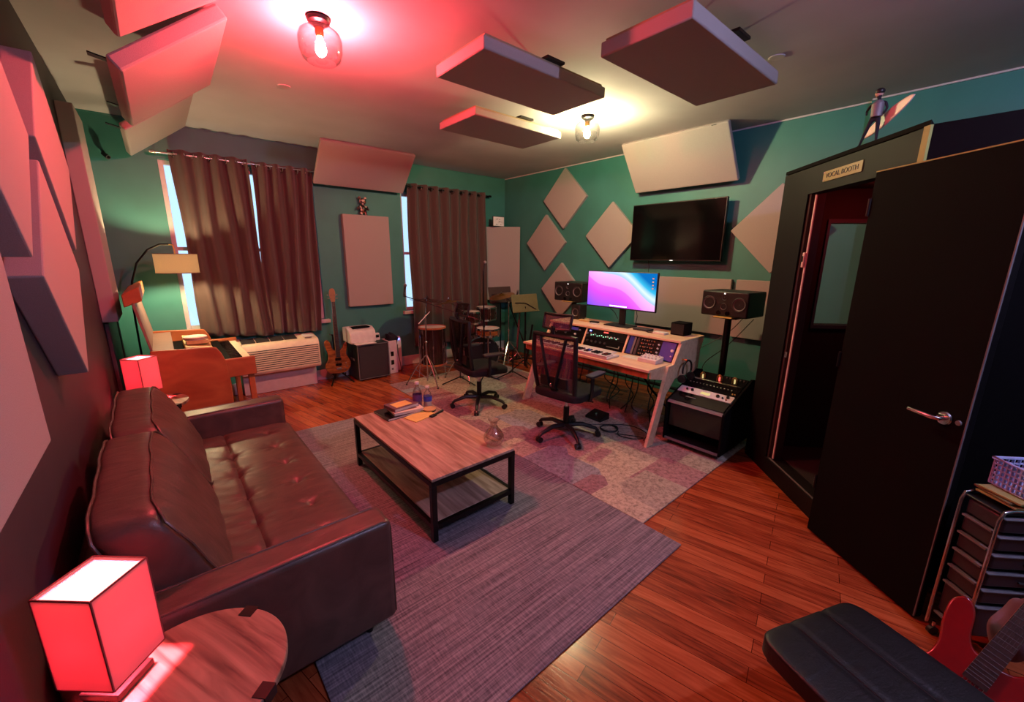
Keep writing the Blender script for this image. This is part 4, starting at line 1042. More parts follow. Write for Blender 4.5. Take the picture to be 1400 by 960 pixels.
# ------------------------------------------------------------------ office chairs
def office_chair(lab, x, y, rot, head=True, z=.0115, net='meshback'):
    t = thing('office_chair', lab, 'office chair', (x, y, z), rot, 'black mesh office chairs', world=False)
    for k in range(5):
        a = 2 * pi * k / 5 + .35; c, s = cos(a), sin(a)
        pts = [(.03 * c, .03 * s, .115), (.16 * c, .16 * s, .125), (.29 * c, .29 * s, .085), (.315 * c, .315 * s, .062)]
        l = B().tube(pts, [.026, .022, .017, .014], 8).build('base_arm', 'black', t)
        b = B(); n = Vector((-s, c, 0)); p = Vector((.315 * c, .315 * s, .0285))
        for q in (-1, 1): b.cyl(p + n * (.006 * q), p + n * (.024 * q), .027, seg=18)
        b.build('caster', 'black', l)
        B().cyl(p - n * .005, p + n * .005, .012, seg=10).build('axle', 'midgrey', l)
    B().cyl((0, 0, .10), (0, 0, .30), .028, .028, 18).build('gas_column', 'blackm', t)
    B().cyl((0, 0, .29), (0, 0, .40), .017, .017, 14).build('piston', 'chrome', t)
    B().box(-.10, .12, -.07, .07, .385, .43).build('tilt_mechanism', 'black', t, bevel=.012)
    B().tube([(.02, -.06, .405), (.05, -.20, .40), (.05, -.26, .395)], .008, 8).build('lever', 'black', t)
    B().puff(lambda q: Vector((.02 + .26 * q.x, .26 * q.y, .462 + .048 * q.z + .014 * (q.x ** 4) * (1 if q.x < 0 else -1.4))), 12, e=5).build('seat', 'fabric_black', t, ang=70)
    # backrest
    def bk(u, v):                                   # u -1..1 across, v 0..1 up
        xx = -.185 - .045 * v - .02 * sin(v * pi) - .02 * (1 - u * u)
        w = .225 + .015 * sin(v * pi) - .02 * (1 - v)
        return Vector((xx, u * w, .50 + .53 * v))
    loop = [bk(-1, i / 12) for i in range(13)] + [bk(-1 + 2 * i / 10, 1) for i in range(1, 11)] + [bk(1, 1 - i / 12) for i in range(1, 13)] + [bk(1 - 2 * i / 10, 0) for i in range(1, 10)]
    fr = B().tube(loop, .021, 8, True).build('back_frame', 'black', t)
    B().grid(lambda u, v: bk(-1 + 2 * u, v), 14, 16).build('back_mesh', net, t)
    b = B(); c0 = Vector((-.250, 0, .56))
    for s in (-1, 1): b.bar(c0 + Vector((0, s * .03, 0)), bk(s * .62, .97) + Vector((-.012, 0, 0)), .034, .014)
    b.bar((-.245, 0, .56), (-.10, 0, .41), .07, .02)
    b.build('back_spine', 'black', t, bevel=.003)
    B().cbox((-.225, 0, .60), (.02, .30, .10)).build('lumbar_pad', 'black', t, bevel=.008)
    B().sph((-.268, 0, .585), .012, seg=10).build('adjust_knob', 'chrome', t)
    for s in (-1, 1):
        ar = B().tube([(-.02, s * .20, .42), (-.02, s * .275, .43), (-.02, s * .285, .50), (-.02, s * .285, .655)], .017, 8).build('arm_post', 'black', t)
        B().puff(lambda q, s=s: Vector((.03 + .125 * q.x, s * .285 + .045 * q.y, .672 + .014 * q.z)), 6, e=5).build('arm_pad', 'darkgrey', ar)
    if head:
        def hd(u, v): return Vector((-.245 + .035 * u * u + .03 * v, u * .145, 1.09 + .125 * v))
        lp = [hd(-1, i / 4) for i in range(5)] + [hd(-1 + 2 * i / 10, 1) for i in range(1, 11)] + [hd(1, 1 - i / 4) for i in range(1, 5)] + [hd(1 - 2 * i / 10, 0) for i in range(1, 10)]
        h = B().tube(lp, .013, 8, True).build('headrest_frame', 'black', t)
        B().grid(lambda u, v: hd(-1 + 2 * u, v), 10, 5).build('headrest_mesh', net, h)
        B().tube([(-.24, 0, 1.03), (-.27, 0, 1.08), (-.262, 0, 1.12)], .016, 8).build('headrest_post', 'black', h)
    return t
office_chair('black mesh office chair with headrest pulled up to the desk', 2.83, 2.47, radians(7))
office_chair('black office chair standing before the drum kit', 2.66, 3.67, radians(-8), net='meshdark')
# ------------------------------------------------------------------ guitar amp cabinet, printer, tower
t = thing('amplifier_cabinet', 'black amplifier cabinet with silver edging below the printer', 'amplifier', (2.15, 5.68, .001))
B().box(1.93, 2.385, 5.50, 5.88, .02, .52).build('cabinet', 'black', t, bevel=.010)
B().box(1.955, 2.36, 5.492, 5.499, .045, .495).build('grille_cloth', 'darkgrey', t)
b = B(); 
for a in ((1.935, 1.945, .025, .515), (2.370, 2.380, .025, .515)): b.box(a[0], a[1], 5.489, 5.4995, a[2], a[3])
for a in ((1.945, 2.370, .025, .035), (1.945, 2.370, .505, .515)): b.box(a[0], a[1], 5.489, 5.4995, a[2], a[3])
b.build('silver_edging', 'midgrey', t)
for x in (1.97, 2.34):
    for y in (5.54, 5.84): B().cyl((x, y, .001), (x, y, .02), .018).build('foot', 'black', t)
B().box(1.922, 1.929, 5.62, 5.76, .28, .31).build('side_handle', 'midgrey', t)
t = thing('printer', 'small white laser printer on the black amplifier cabinet', 'printer', (2.05, 5.68, .521))
B().prism([(5.54, .535), (5.85, .535), (5.85, .74), (5.66, .75), (5.56, .70), (5.54, .64)], 'x', 1.87, 2.23).build('housing', 'white', t, bevel=.014)
B().box(1.93, 2.17, 5.60, 5.73, .738, .752).build('output_slot', 'blackmatte', t)
B().box(1.91, 2.19, 5.44, 5.545, .531, .541).build('paper_tray', 'white', t, bevel=.003)
B().box(1.90, 2.20, 5.56, 5.83, .521, .5345).build('base', 'midgrey', t)
t = thing('computer_tower', 'white computer tower with blue light on the floor right of the amplifier', 'computer tower', (2.55, 5.75, .001))
B().box(2.43, 2.56, 5.60, 5.86, .001, .50).build('case', 'white', t, bevel=.008)
for z in (.14, .27): B().box(2.455, 2.50, 5.594, 5.5995, z, z + .07).build('drive_slot', 'blackgloss', t)
B().box(2.458, 2.485, 5.594, 5.5995, .06, .09).build('button_panel', 'midgrey', t)
t = thing('white_router', 'tall rounded white device with blue light beside the computer tower', 'router', (2.63, 5.74, .001))
B().puff(lambda q: Vector((2.625 + .045 * q.x, 5.72 + .05 * q.y, .271 + .265 * q.z)), 10, e=6).build('case', 'white', t)
B().sph((2.625, 5.668, .50), .013, seg=12).build('status_light', 'ledblue', t)
o = B().puff(lambda q: Vector((2.515 + .085 * q.x + .02 * sin(4 * q.z), 5.70 + .09 * q.y, .515 + .085 * q.z - .07 * (q.x ** 2) * (1 if q.z < 0 else .4) + .012 * sin(7 * q.x))), 12, e=3).build('draped_cloth', 'navy')
tag(o, 'dark navy cap or cloth draped over the white computer tower', 'cloth')
t = thing('small_box', 'small white box standing between printer and draped cloth', 'small box', (2.31, 5.72, .521))
B().prism([(5.68, .522), (5.76, .522), (5.75, .62), (5.70, .62)], 'x', 2.27, 2.345).build('case', 'white', t, bevel=.006)
B().box(2.285, 2.33, 5.683, 5.695, .56, .60).build('display', 'blackgloss', t)
B().tube([(2.56, 5.585, .44), (2.56, 5.575, .30), (2.585, 5.57, .15), (2.60, 5.57, .02)], .005, 6).build('cable', 'black', t)

# ------------------------------------------------------------------ guitars
def smooth2(pts, k=5):
    out = []; n = len(pts)
    for i in range(n):
        p0, p1, p2, p3 = [Vector(pts[(i + d) % n]) for d in (-1, 0, 1, 2)]
        for j in range(k):
            t_ = j / k; out.append(tuple(.5 * ((2 * p1) + (p2 - p0) * t_ + (2 * p0 - 5 * p1 + 4 * p2 - p3) * t_ ** 2 + (3 * p1 - p0 - 3 * p2 + p3) * t_ ** 3)))
    return out
BODY = [(0, -.235), (.09, -.225), (.155, -.17), (.168, -.10), (.140, -.03), (.115, .02), (.125, .08), (.135, .14), (.125, .185), (.100, .17), (.070, .11), (.035, .085),
        (-.035, .085), (-.065, .12), (-.09, .20), (-.125, .235), (-.155, .20), (-.145, .12), (-.120, .04), (-.125, -.03), (-.160, -.10), (-.160, -.17), (-.095, -.225)]
def guitar(name, lab, mtx, body_m, neck_len, strings, nw=.021, head_m='maple', plate=None, cat='guitar'):
    t = thing(name, lab, cat, (0, 0, 0), 0, None, world=False); t.matrix_world = mtx
    o = smooth2(BODY); B().prism(o, 'y', -.02, .02).build('body', body_m, t, bevel=.008, seg=3, ang=60)
    if plate: B().prism(smooth2([(-.10, .13), (-.06, .06), (.05, .05), (.09, .09), (.085, -.02), (.10, -.09), (.02, -.10), (-.06, -.06), (-.09, 0)]), 'y', -.0235, -.0205).build('pick_guard', plate, t)
    nk = B().prism([(-nw - .007, .0), (nw + .007, .0), (nw - .002, neck_len), (-nw + .002, neck_len)], 'y', -.034, -.012).build('neck', 'maple', t, bevel=.004)
    fb = B().prism([(-nw - .007, -.01), (nw + .007, -.01), (nw - .002, neck_len), (-nw + .002, neck_len)], 'y', -.0385, -.0342).build('fretboard', 'fret', t)
    b = B(); L_ = neck_len + .20; z = neck_len
    for i in range(1, 22):
        zz = neck_len - L_ * (1 - 2 ** (-i / 12)); 
        if zz < 0: break
        w = (nw - .002) + (.009) * (1 - zz / neck_len); b.box(-w, w, -.0402, -.0386, zz - .0012, zz + .0012)
    b.build('frets', 'chrome', t)
    B().prism(smooth2([(-.020, neck_len), (.020, neck_len), (.030, neck_len + .04), (.036, neck_len + .13), (.015, neck_len + .175), (-.030, neck_len + .165), (-.042, neck_len + .10), (-.034, neck_len + .04)], 4), 'y', -.030, -.016).build('headstock', head_m, t, bevel=.002)
    for i in range(strings):
        zz = neck_len + .045 + (i // 2) * .045; sx = -1 if i % 2 else 1
        B().tube([(sx * .022, -.032, zz), (sx * .022, -.023, zz), (sx * .055, -.023, zz)], .004, 6).build('tuning_peg', 'chrome', t)
        B().sph((sx * .060, -.023, zz), .010, (1, .5, .8), 8).build('peg_button', 'chrome', t)
    for zz in (-.04, -.115): B().box(-.040, .040, -.030, -.0205, zz - .018, zz + .018).build('pickup', 'blackmatte', t, bevel=.003)
    B().box(-.035, .035, -.032, -.0205, -.185, -.155).build('bridge', 'chrome', t, bevel=.003)
    for x, zz in ((.095, -.10), (.105, -.15), (.07, -.18)): B().cyl((x, -.0205, zz), (x, -.034, zz), .010, .009, 14).build('knob', 'chrome', t)
    b = B()
    for i in range(strings):
        u = (i / (strings - 1) - .5) * 2; b.tube([(u * .026, -.033, -.17), (u * (nw - .004), -.043, neck_len)], .0006, 4)
    b.build('strings', 'chrome', t)
    return t
lean = Matrix.Translation((1.715, 5.655, .375)) @ Matrix.Rotation(radians(-5), 4, 'X') @ Matrix.Rotation(radians(1.5), 4, 'Y')
guitar('bass_guitar', 'natural wood bass guitar upright on a stand by the first window', lean, 'amber', .74, 4, .022, cat='bass guitar')
t = thing('guitar_stand', 'black tripod guitar stand holding the wooden bass', 'guitar stand', (1.715, 5.72, .001))
B().tube([(1.715, 5.735, .16), (1.715, 5.79, .66)], .011, 8).build('stem', 'blackm', t)
for dx, dy in ((-.15, -.22), (.15, -.22), (0, .12)): B().tube([(1.715, 5.735, .18), (1.715 + dx, 5.735 + dy, .012)], .010, 8).build('leg', 'blackm', t)
for dx in (-.07, .07): B().tube([(1.715 + dx * .3, 5.73, .13), (1.715 + dx, 5.70, .118), (1.715 + dx, 5.60, .112), (1.715 + dx, 5.59, .145)], .008, 8).build('support_arm', 'blackm', t)
B().tube([(1.68, 5.79, .66), (1.672, 5.70, .67)], .008, 8).build('neck_yoke', 'blackm', t)

# ------------------------------------------------------------------ drum kit
def lugs(t, c, r, z0, z1, n, ax='z'):
    for i in range(n):
        a = 2 * pi * i / n + .3; x, y = c[0] + (r + .008) * cos(a), c[1] + (r + .008) * sin(a)
        b = B(); b.cyl((x, y, z0), (x, y, z1), .0035, seg=6); b.cyl((x, y, (z0 + z1) / 2 - .02), (x, y, (z0 + z1) / 2 + .02), .010, seg=10); b.sph((x, y, z1), .009, seg=8); b.sph((x, y, z0), .009, seg=8)
        b.build('lug', 'chrome', t)
def drum(name, lab, c, r, z0, z1, shell, n=6, hoop='chrome', legs=0, head='drumhead', group='drums of the kit'):
    t = thing(name, lab, 'drum', (c[0], c[1], z0), group=group)
    B().lathe([(r, z0 + .012), (r, z1 - .012), (r - .006, z1 - .012), (r - .006, z0 + .012), (r, z0 + .012)], (c[0], c[1], 0), 36).build('shell', shell, t)
    for z in (z0, z1): B().lathe([(r + .004, z - .012), (r + .010, z - .010), (r + .010, z + .010), (r + .003, z + .014), (r + .002, z - .012)], (c[0], c[1], 0), 36).build('hoop', hoop, t)
    B().lathe([(0, z1 + .004), (r, z1 + .002), (r, z1 - .002), (0, z1)], (c[0], c[1], 0), 36).build('head', head, t)
    lugs(t, c, r, z0 + .01, z1 - .005, n)
    for i in range(legs):
        a = 2 * pi * i / legs + .9; x, y = c[0] + (r + .02) * cos(a), c[1] + (r + .02) * sin(a)
        B().tube([(x, y, z1 - .2), (x, y, z0 - .02), (x + .02 * cos(a), y + .02 * sin(a), .018)], .006, 8).build('leg', 'chrome', t)
    return t
drum('floor_tom', 'large dark floor tom at the left of the drum kit', (2.88, 5.10), .185, .20, .73, 'drumshell', 8, 'organwood', 3, 'drumhead')
drum('rack_tom', 'left mounted tom of the drum kit beside the mic stand', (3.42, 4.90), .125, .765, .925, 'drumshell', 6)
drum('rack_tom', 'right mounted tom of the drum kit under the ride cymbal', (3.79, 5.02), .145, .77, .955, 'drumshell', 6)
drum('snare_drum', 'brown wooden snare drum before the kick drum', (3.52, 4.62), .165, .615, .705, 'amber', 8)
t = thing('snare_stand', 'chrome stand under the brown snare drum', 'drum stand', (3.52, 4.62, .0115))
B().cyl((3.52, 4.62, .16), (3.52, 4.62, .55), .011).build('stem', 'chrome', t)
for k in range(3):
    a = k * 2 * pi / 3 - .15
    B().tube([(3.52, 4.62, .26), (3.52 + .18 * cos(a), 4.62 + .18 * sin(a), .02)], .008, 8).build('leg', 'chrome', t)
    B().tube([(3.52, 4.62, .55), (3.52 + .14 * cos(a), 4.62 + .14 * sin(a), .585), (3.52 + .15 * cos(a), 4.62 + .15 * sin(a), .60)], .007, 8).build('arm', 'chrome', t)
def kick():
    t = thing('bass_drum', 'bass drum with black batter head behind the second chair', 'drum', (3.54, 5.1, .0115), group=None)
    c = Vector((3.57, 4.84, .285)); ax = Vector((-.45, -1, 0)).normalized(); r = .252
    B().lathe([(r, -.36), (r, -.012), (r - .006, -.012), (r - .006, -.36), (r, -.36)], c, 44, ax).build('shell', 'drumshell', t)
    for h in (-.36, 0): B().lathe([(r + .002, h - .02), (r + .016, h - .018), (r + .016, h + .018), (r + .003, h + .02), (r + .002, h - .02)], c, 44, ax).build('hoop', 'chrome' if h == 0 else 'drumshell', t)
    B().lathe([(0, .004), (r, .003), (r, -.004), (0, -.003)], c, 44, ax).build('head', 'black', t)
    y = Vector((0, 0, 1)); x = y.cross(ax).normalized()
    for i in range(8):
        a = 2 * pi * i / 8 + .39; p = c + (x * cos(a) + y * sin(a)) * (r + .016)
        b = B(); b.cyl(p + ax * .03, p - ax * .14, .004, seg=6); b.cyl(p - ax * .12, p - ax * .17, .010, seg=8); b.box(p.x - .012, p.x + .012, p.y - .008, p.y + .008, p.z - .008, p.z + .008); b.build('lug', 'chrome', t)
    for s in (-1, 1): B().tube([c - ax * .30 + x * s * .25 + y * (-.05), c - ax * .36 + x * s * .35 + Vector((0, 0, -.268))], .007, 8).build('spur', 'chrome', t)
    p = c + ax * .0055 + y * .165
    b = B()
    for i, (dx, ww, hh) in enumerate(((-.085, .006, .016), (-.072, .010, .016), (-.056, .013, .018), (-.038, .013, .018), (-.018, .013, .018), (0.0, .011, .018), (.018, .014, .018), (.038, .006, .016), (.075, .010, .016))):
        dx, ww, hh = dx * 1.6, ww * 1.6, hh * 1.35; q = p + x * dx; b.hexa([q - x * ww / 2 - y * hh / 2, q + x * ww / 2 - y * hh / 2, q + x * ww / 2 + y * hh / 2, q - x * ww / 2 + y * hh / 2], [v + ax * .001 for v in (q - x * ww / 2 - y * hh / 2, q + x * ww / 2 - y * hh / 2, q + x * ww / 2 + y * hh / 2, q - x * ww / 2 + y * hh / 2)])
    b.build('head_lettering', 'white', t, smooth=False)
    # tom holder
    B().tube([(3.60, 5.04, .50), (3.60, 5.04, .82)], .012, 8).build('tom_holder', 'chrome', t)
    for q in ((3.55, 4.93, .84), (3.65, 5.03, .86)): B().tube([(3.60, 5.04, .80), ((3.60 + q[0]) / 2, (5.04 + q[1]) / 2, .85), q], .009, 8).build('tom_arm', 'chrome', t)
    return t
kick()
t = thing('kick_pedal', 'chrome kick pedal before the black drum head', 'drum pedal', (3.645, 4.70, .0115))
B().box(3.61, 3.68, 4.62, 4.755, .0115, .0235).build('base_plate', 'blackm', t)
B().prism([(4.62, .026), (4.745, .070), (4.745, .078), (4.62, .034)], 'x', 3.615, 3.675).build('foot_board', 'chrome', t)
b = B(); b.cyl((3.61, 4.75, .024), (3.61, 4.75, .16), .006); b.cyl((3.68, 4.75, .024), (3.68, 4.75, .16), .006); b.cyl((3.61, 4.75, .15), (3.68, 4.75, .15), .006); b.build('frame', 'chrome', t)
B().tube([(3.645, 4.75, .15), (3.645, 4.74, .24)], .004, 6).build('beater_rod', 'chrome', t)
B().sph((3.645, 4.738, .25), .016, seg=12).build('beater', 'paper', t)

def cymbal(lab, c, r, tilt, az, m='bronze'):
    t = thing('cymbal', lab, 'cymbal', c, 0, 'cymbals of the kit', world=False)
    t.rotation_euler = (tilt * cos(az), tilt * sin(az), 0)
    B().lathe([(0, .030), (.012, .030), (.030, .026), (.042, .010), (r * .5, .003), (r, -.012), (r, -.0135), (r * .5, .0015), (.042, .008), (.028, .023), (.012, .027), (0, .027)], (0, 0, 0), 44).build('plate', m, t, ang=80)
    B().cyl((0, 0, .030), (0, 0, .045), .012, .010, 12).build('felt', 'black', t); B().cyl((0, 0, .045), (0, 0, .058), .006, seg=8).build('wing_nut', 'chrome', t)
    return t
def cymstand(lab, x, y, top, leg=.28, z=.0115, m='chrome', a0=.3, name='cymbal_stand', cat='cymbal stand', bend=None):
    t = thing(name, lab, cat, (x, y, z))
    hb = .42
    B().cyl((x, y, .06), (x, y, .60), .012, seg=12).build('lower_tube', m, t)
    B().sph((x, y, .60), .020, seg=12).build('clamp', m, t)
    mid = Vector((x, y, top[2] - .10)) if bend is None else Vector(bend)
    B().cyl((x, y, .60), mid, .009, seg=10).build('upper_tube', m, t); B().sph(mid, .017, seg=12).build('tilter', m, t)
    B().cyl(mid, Vector(top), .006, seg=8).build('boom_arm', m, t)
    for k in range(3):
        a = a0 + 2 * pi * k / 3; c, s = cos(a), sin(a)
        l = B().tube([(x + .012 * c, y + .012 * s, hb), (x + leg * .5 * c, y + leg * .5 * s, hb * .62), (x + leg * c, y + leg * s, z + .012)], .008, 8).build('leg', m, t)
        B().tube([(x + .012 * c, y + .012 * s, .10), (x + leg * .55 * c, y + leg * .55 * s, hb * .55)], .005, 6).build('brace', m, l)
        B().sph((x + leg * c, y + leg * s, z + .012), .0118, seg=10).build('rubber_foot', 'black', l)
    return t
cymbal('dark crash cymbal leftmost over the floor tom', (2.88, 5.22, 1.115), .24, radians(4), 1.0, 'drumshell')
cymstand('chrome tripod cymbal stand left of the drum kit', 2.60, 4.78, (2.88, 5.22, 1.112), a0=2.6, bend=(2.62, 4.80, .95))
cymbal('brown crash cymbal tilted over the left tom', (3.08, 4.95, 1.09), .19, radians(-12), 0.4)
cymstand('chrome stand under the tilted brown crash cymbal', 3.13, 4.68, (3.08, 4.95, 1.088), a0=.2)
cymbal('pale bronze ride cymbal at the right of the drum kit', (4.02, 4.92, 1.135), .20, radians(-14), 1.57)
cymstand('chrome cymbal stand right of the drum kit', 4.06, 4.80, (4.02, 4.92, 1.133), a0=1.6)
tag(B().cyl((2.49, 4.76, .86), (2.66, 4.76, 1.005), .007, .004, 8).build('drumstick', 'white'), 'pale stick slanting across the left cymbal stand', 'drumstick')
def mic_stand(lab, x, y, h, boom=None, z=.0115, a0=.2, leg=.26):
    t = thing('microphone_stand', lab, 'microphone stand', (x, y, z), group='black microphone stands')
    B().cyl((x, y, .08), (x, y, h), .010, seg=10).build('pole', 'blackm', t)
    B().cyl((x, y, h * .52), (x, y, h * .52 + .06), .017, seg=12).build('clutch', 'black', t)
    for k in range(3):
        a = a0 + 2 * pi * k / 3
        B().tube([(x, y, .10), (x + leg * cos(a), y + leg * sin(a), z + .010)], .009, 8).build('leg', 'blackm', t)
    top = Vector((x, y, h))
    if boom:
        B().cyl(top - (Vector(boom) - top) * .35, boom, .006, seg=8).build('boom_arm', 'blackm', t); top = Vector(boom)
    B().cyl(top - Vector((0, 0, .01)), top + Vector((0, 0, .035)), .013, seg=12).build('microphone_clip', 'black', t)
    m = B().cyl(top + Vector((0, 0, .035)), top + Vector((.01, -.02, .13)), .012, .016, 12).build('microphone', 'darkgrey', t)
    B().sph(top + Vector((.011, -.023, .145)), .022, seg=12).build('grille', 'midgrey', m)
mic_stand('tall straight black microphone stand before the drum kit', 3.28, 4.40, 1.50, a0=-.5, leg=.22)
mic_stand('black boom stand reaching left over the floor tom', 2.98, 4.55, .98, (2.50, 5.15, 1.19), a0=.8)
mic_stand('low black boom stand at the right of the kick drum', 3.72, 4.30, .42, (3.62, 4.44, .28), a0=2.9, leg=.26)
mic_stand('black microphone stand folded beside the music stands', 4.40, 4.78, .95, (4.34, 4.94, 1.04), a0=2.0, leg=.30)
def music_stand(lab, x, y, z0, w, h, rot, m, legs_a=.75):
    t = thing('music_stand', lab, 'music stand', (x, y, .0115), group='music stands by the far corner')
    R = RZ(rot) @ Matrix.Rotation(radians(-14), 3, 'X')
    b = B(); b.cbox((0, 0, h / 2), (w, .004, h)); b.cbox((0, -.02, .004), (w, .04, .006)); b.xf(R, (x, y, z0)); b.build('desk_plate', m, t, bevel=.002)
    B().cyl((x, y + .02, .10), (x, y + .02, z0 + .08), .011).build('pole', 'blackm', t)
    for k in range(3):
        a = legs_a + 2 * pi * k / 3; B().tube([(x, y + .02, .20), (x + .26 * cos(a), y + .02 + .26 * sin(a), .020)], .009, 8).build('leg', 'blackm', t)
    q = R @ Vector((0, -.012, h * .5)) + Vector((x, y, z0))
    b = B()
    for s in (-1, 1): b.tube([q, R @ Vector((s * w * .38, -.010, h * (.12 if s > 0 else .55))) + Vector((x, y, z0))], .006, 6)
    b.build('page_holder', 'blackm', t)
music_stand('olive lit music stand nearest the monitor wall', 4.06, 4.40, .925, .47, .265, radians(-6), 'olive')
music_stand('brownish music stand behind the ride cymbal', 4.28, 5.25, .97, .45, .27, radians(-4), 'brownstand')
t = thing('folding_stand', 'folded black keyboard stand leaning in the far corner', 'stand', (4.62, 5.2, .0115))
for a, c in (((4.45, 5.05, .02), (4.75, 5.30, .95)), ((4.75, 5.05, .02), (4.50, 5.32, .95)), ((4.50, 4.85, .02), (4.72, 4.95, .60))): B().bar(a, c, .03, .02).build('bar', 'blackm', t)
B().bar((4.44, 5.31, .96), (4.80, 5.31, .96), .03).build('top_rail', 'blackm', t)
t = thing('wooden_stool', 'small pale wooden stool top with red edge by the far wall', 'stool', (4.45, 4.30, .0115))
B().box(4.30, 4.62, 4.12, 4.40, .43, .455).build('seat', 'ply', t, bevel=.006); B().box(4.305, 4.615, 4.125, 4.395, .405, .4298).build('apron', 'red', t)
for x in (4.33, 4.57):
    for y in (4.15, 4.36): B().box(x, x + .025, y, y + .025, .0115, .405).build('leg', 'black', t)

# ------------------------------------------------------------------ small things up high
t = thing('framed_card', 'small framed white sketch standing on the corner panel', 'framed picture', (4.59, 5.72, 2.2255))
B().box(4.47, 4.72, 5.715, 5.73, 2.2255, 2.395).build('frame', 'black', t, bevel=.006)
B().box(4.48, 4.71, 5.7125, 5.7148, 2.236, 2.386).build('card', 'paperwhite', t)
b = B(); rr = random.Random(3)
for i in range(11):
    x = 4.495 + rr.random() * .16; z = 2.256 + (i % 3) * .042 + rr.random() * .008; b.box(x, x + .012 + rr.random() * .02, 5.711, 5.7122, z, z + .003 + rr.random() * .004)
b.build('pencil_marks', 'darkgrey', t)
t = thing('toy_figure', 'small patterned toy figure with round ears on the middle upright panel', 'toy figure', (2.31, 5.90, 2.271))
b = B(); cx, cy, z = 2.31, 5.89, 2.2715; k = 1.5
b.sph((cx, cy, z + .055 * k), .033 * k, (1, .62, 1.15), 14); b.sph((cx, cy, z + .118 * k), .032 * k, (1, .7, .95), 14)
for s in (-1, 1):
    b.sph((cx + s * .027 * k, cy, z + .150 * k), .014 * k, (1, .6, 1), 10); b.tube([(cx + s * .03 * k, cy, z + .08 * k), (cx + s * .05 * k, cy - .005, z + .045 * k)], [.012 * k, .010 * k], 8); b.tube([(cx + s * .018 * k, cy, z + .03 * k), (cx + s * .024 * k, cy - .005, z + .003)], [.014 * k, .013 * k], 8)
b.build('figure_body', 'pattern', t)
t = thing('security_camera', 'tiny dark camera mounted high in the green corner', 'camera', (-.21, 5.90, 2.62))
B().cyl((-.235, 5.938, 2.70), (-.225, 5.90, 2.68), .012).build('mount', 'black', t)
B().cyl((-.235, 5.90, 2.68), (-.20, 5.845, 2.64), .018, .020, 18).build('housing', 'darkgrey', t); B().cyl((-.1998, 5.8445, 2.6398), (-.198, 5.842, 2.638), .013, seg=14).build('lens', 'blackgloss', t)
# ------------------------------------------------------------------ vocal booth
A0 = Vector((3.824, 1.188, 0)); DD = Vector((-.7238, -.6900, 0)); NN = Vector((.6900, -.7238, 0))   # along the front, and inwards
def bp(d, n, z): return A0 + DD * d + NN * n + Vector((0, 0, z))
def bbox(b, d0, d1, n0, n1, z0, z1):
    lo = [bp(d0, n0, z0), bp(d1, n0, z0), bp(d1, n1, z0), bp(d0, n1, z0)]; hi = [bp(d0, n0, z1), bp(d1, n0, z1), bp(d1, n1, z1), bp(d0, n1, z1)]
    return b.hexa(lo, hi)
ZB = 2.345
t = thing('vocal_booth', 'large dark brown vocal booth with open doorway at the right wall', 'booth', tuple(bp(.6, .6, 0)))
b = B(); bbox(b, 0, .335, 0, .09, .001, ZB); b.build('front_post', 'boothbrown', t, smooth=False)
b = B(); bbox(b, .335, 1.255, 0, .09, 2.168, ZB); b.build('header', 'boothbrown', t, smooth=False)
b = B(); bbox(b, .335, 1.255, 0, .12, .001, .135); b.build('threshold', 'boothbrown', t, smooth=False)
b = B(); bbox(b, .36, .99, .012, .024, .136, .140); b.build('sill_edge', 'midgrey', t, smooth=False)
b = B(); bbox(b, 1.02, 1.255, 0, .09, .1355, 2.1675); b.build('hinge_post', 'boothbrown', t, smooth=False)
for i, (a, c) in enumerate(((.338, .360), (.364, .384))):
    b = B(); bbox(b, a, c, .012 + i * .02, .095, .1355, 2.167); b.build('door_jamb', 'jamb', t, smooth=False)
b = B(); bbox(b, .389, .402, .022, .030, .15, 2.155); b.build('seal_strip', 'sealstrip', t, smooth=False)
b = B(); bbox(b, .372, .398, .008, .0215, 1.66, 1.765); o = b.build('latch_plate', 'sealstrip', t, bevel=.004); 
b = B(); bbox(b, .380, .390, .0055, .0079, 1.70, 1.74); b.build('latch_hole', 'black', o)
b = B(); bbox(b, .366, .378, .004, .0115, .985, 1.03); b.build('strike_plate', 'chrome', t)
# left side wall (runs inwards) with a window
x0 = -.0
b = B()
w0, w1, wz0, wz1 = .335, .70, 1.20, 1.99
bbox(b, 0, .08, .091, w0, .001, ZB); bbox(b, 0, .08, w1, 1.45, .001, ZB); bbox(b, 0, .08, w0, w1, .001, wz0); bbox(b, 0, .08, w0, w1, wz1, ZB)
b.build('side_wall', 'foamdark', t, smooth=False)
b = B()
for a, c, e, f in ((w0 - .02, w1 + .02, wz1, wz1 + .03), (w0 - .02, w1 + .02, wz0 - .03, wz0), (w0 - .02, w0, wz0, wz1), (w1, w1 + .02, wz0, wz1)): bbox(b, .081, .094, a, c, e, f)
o = b.build('side_window_frame', 'jamb', t, smooth=False)
b = B(); bbox(b, .035, .041, w0, w1, wz0, wz1); b.build('pane', 'paneglass', o, smooth=False)
b = B(); bbox(b, .081, 1.255, 1.36, 1.45, .001, ZB); b.build('rear_wall', 'foamdark', t, smooth=False)
C0 = bp(1.255, 0, 0)
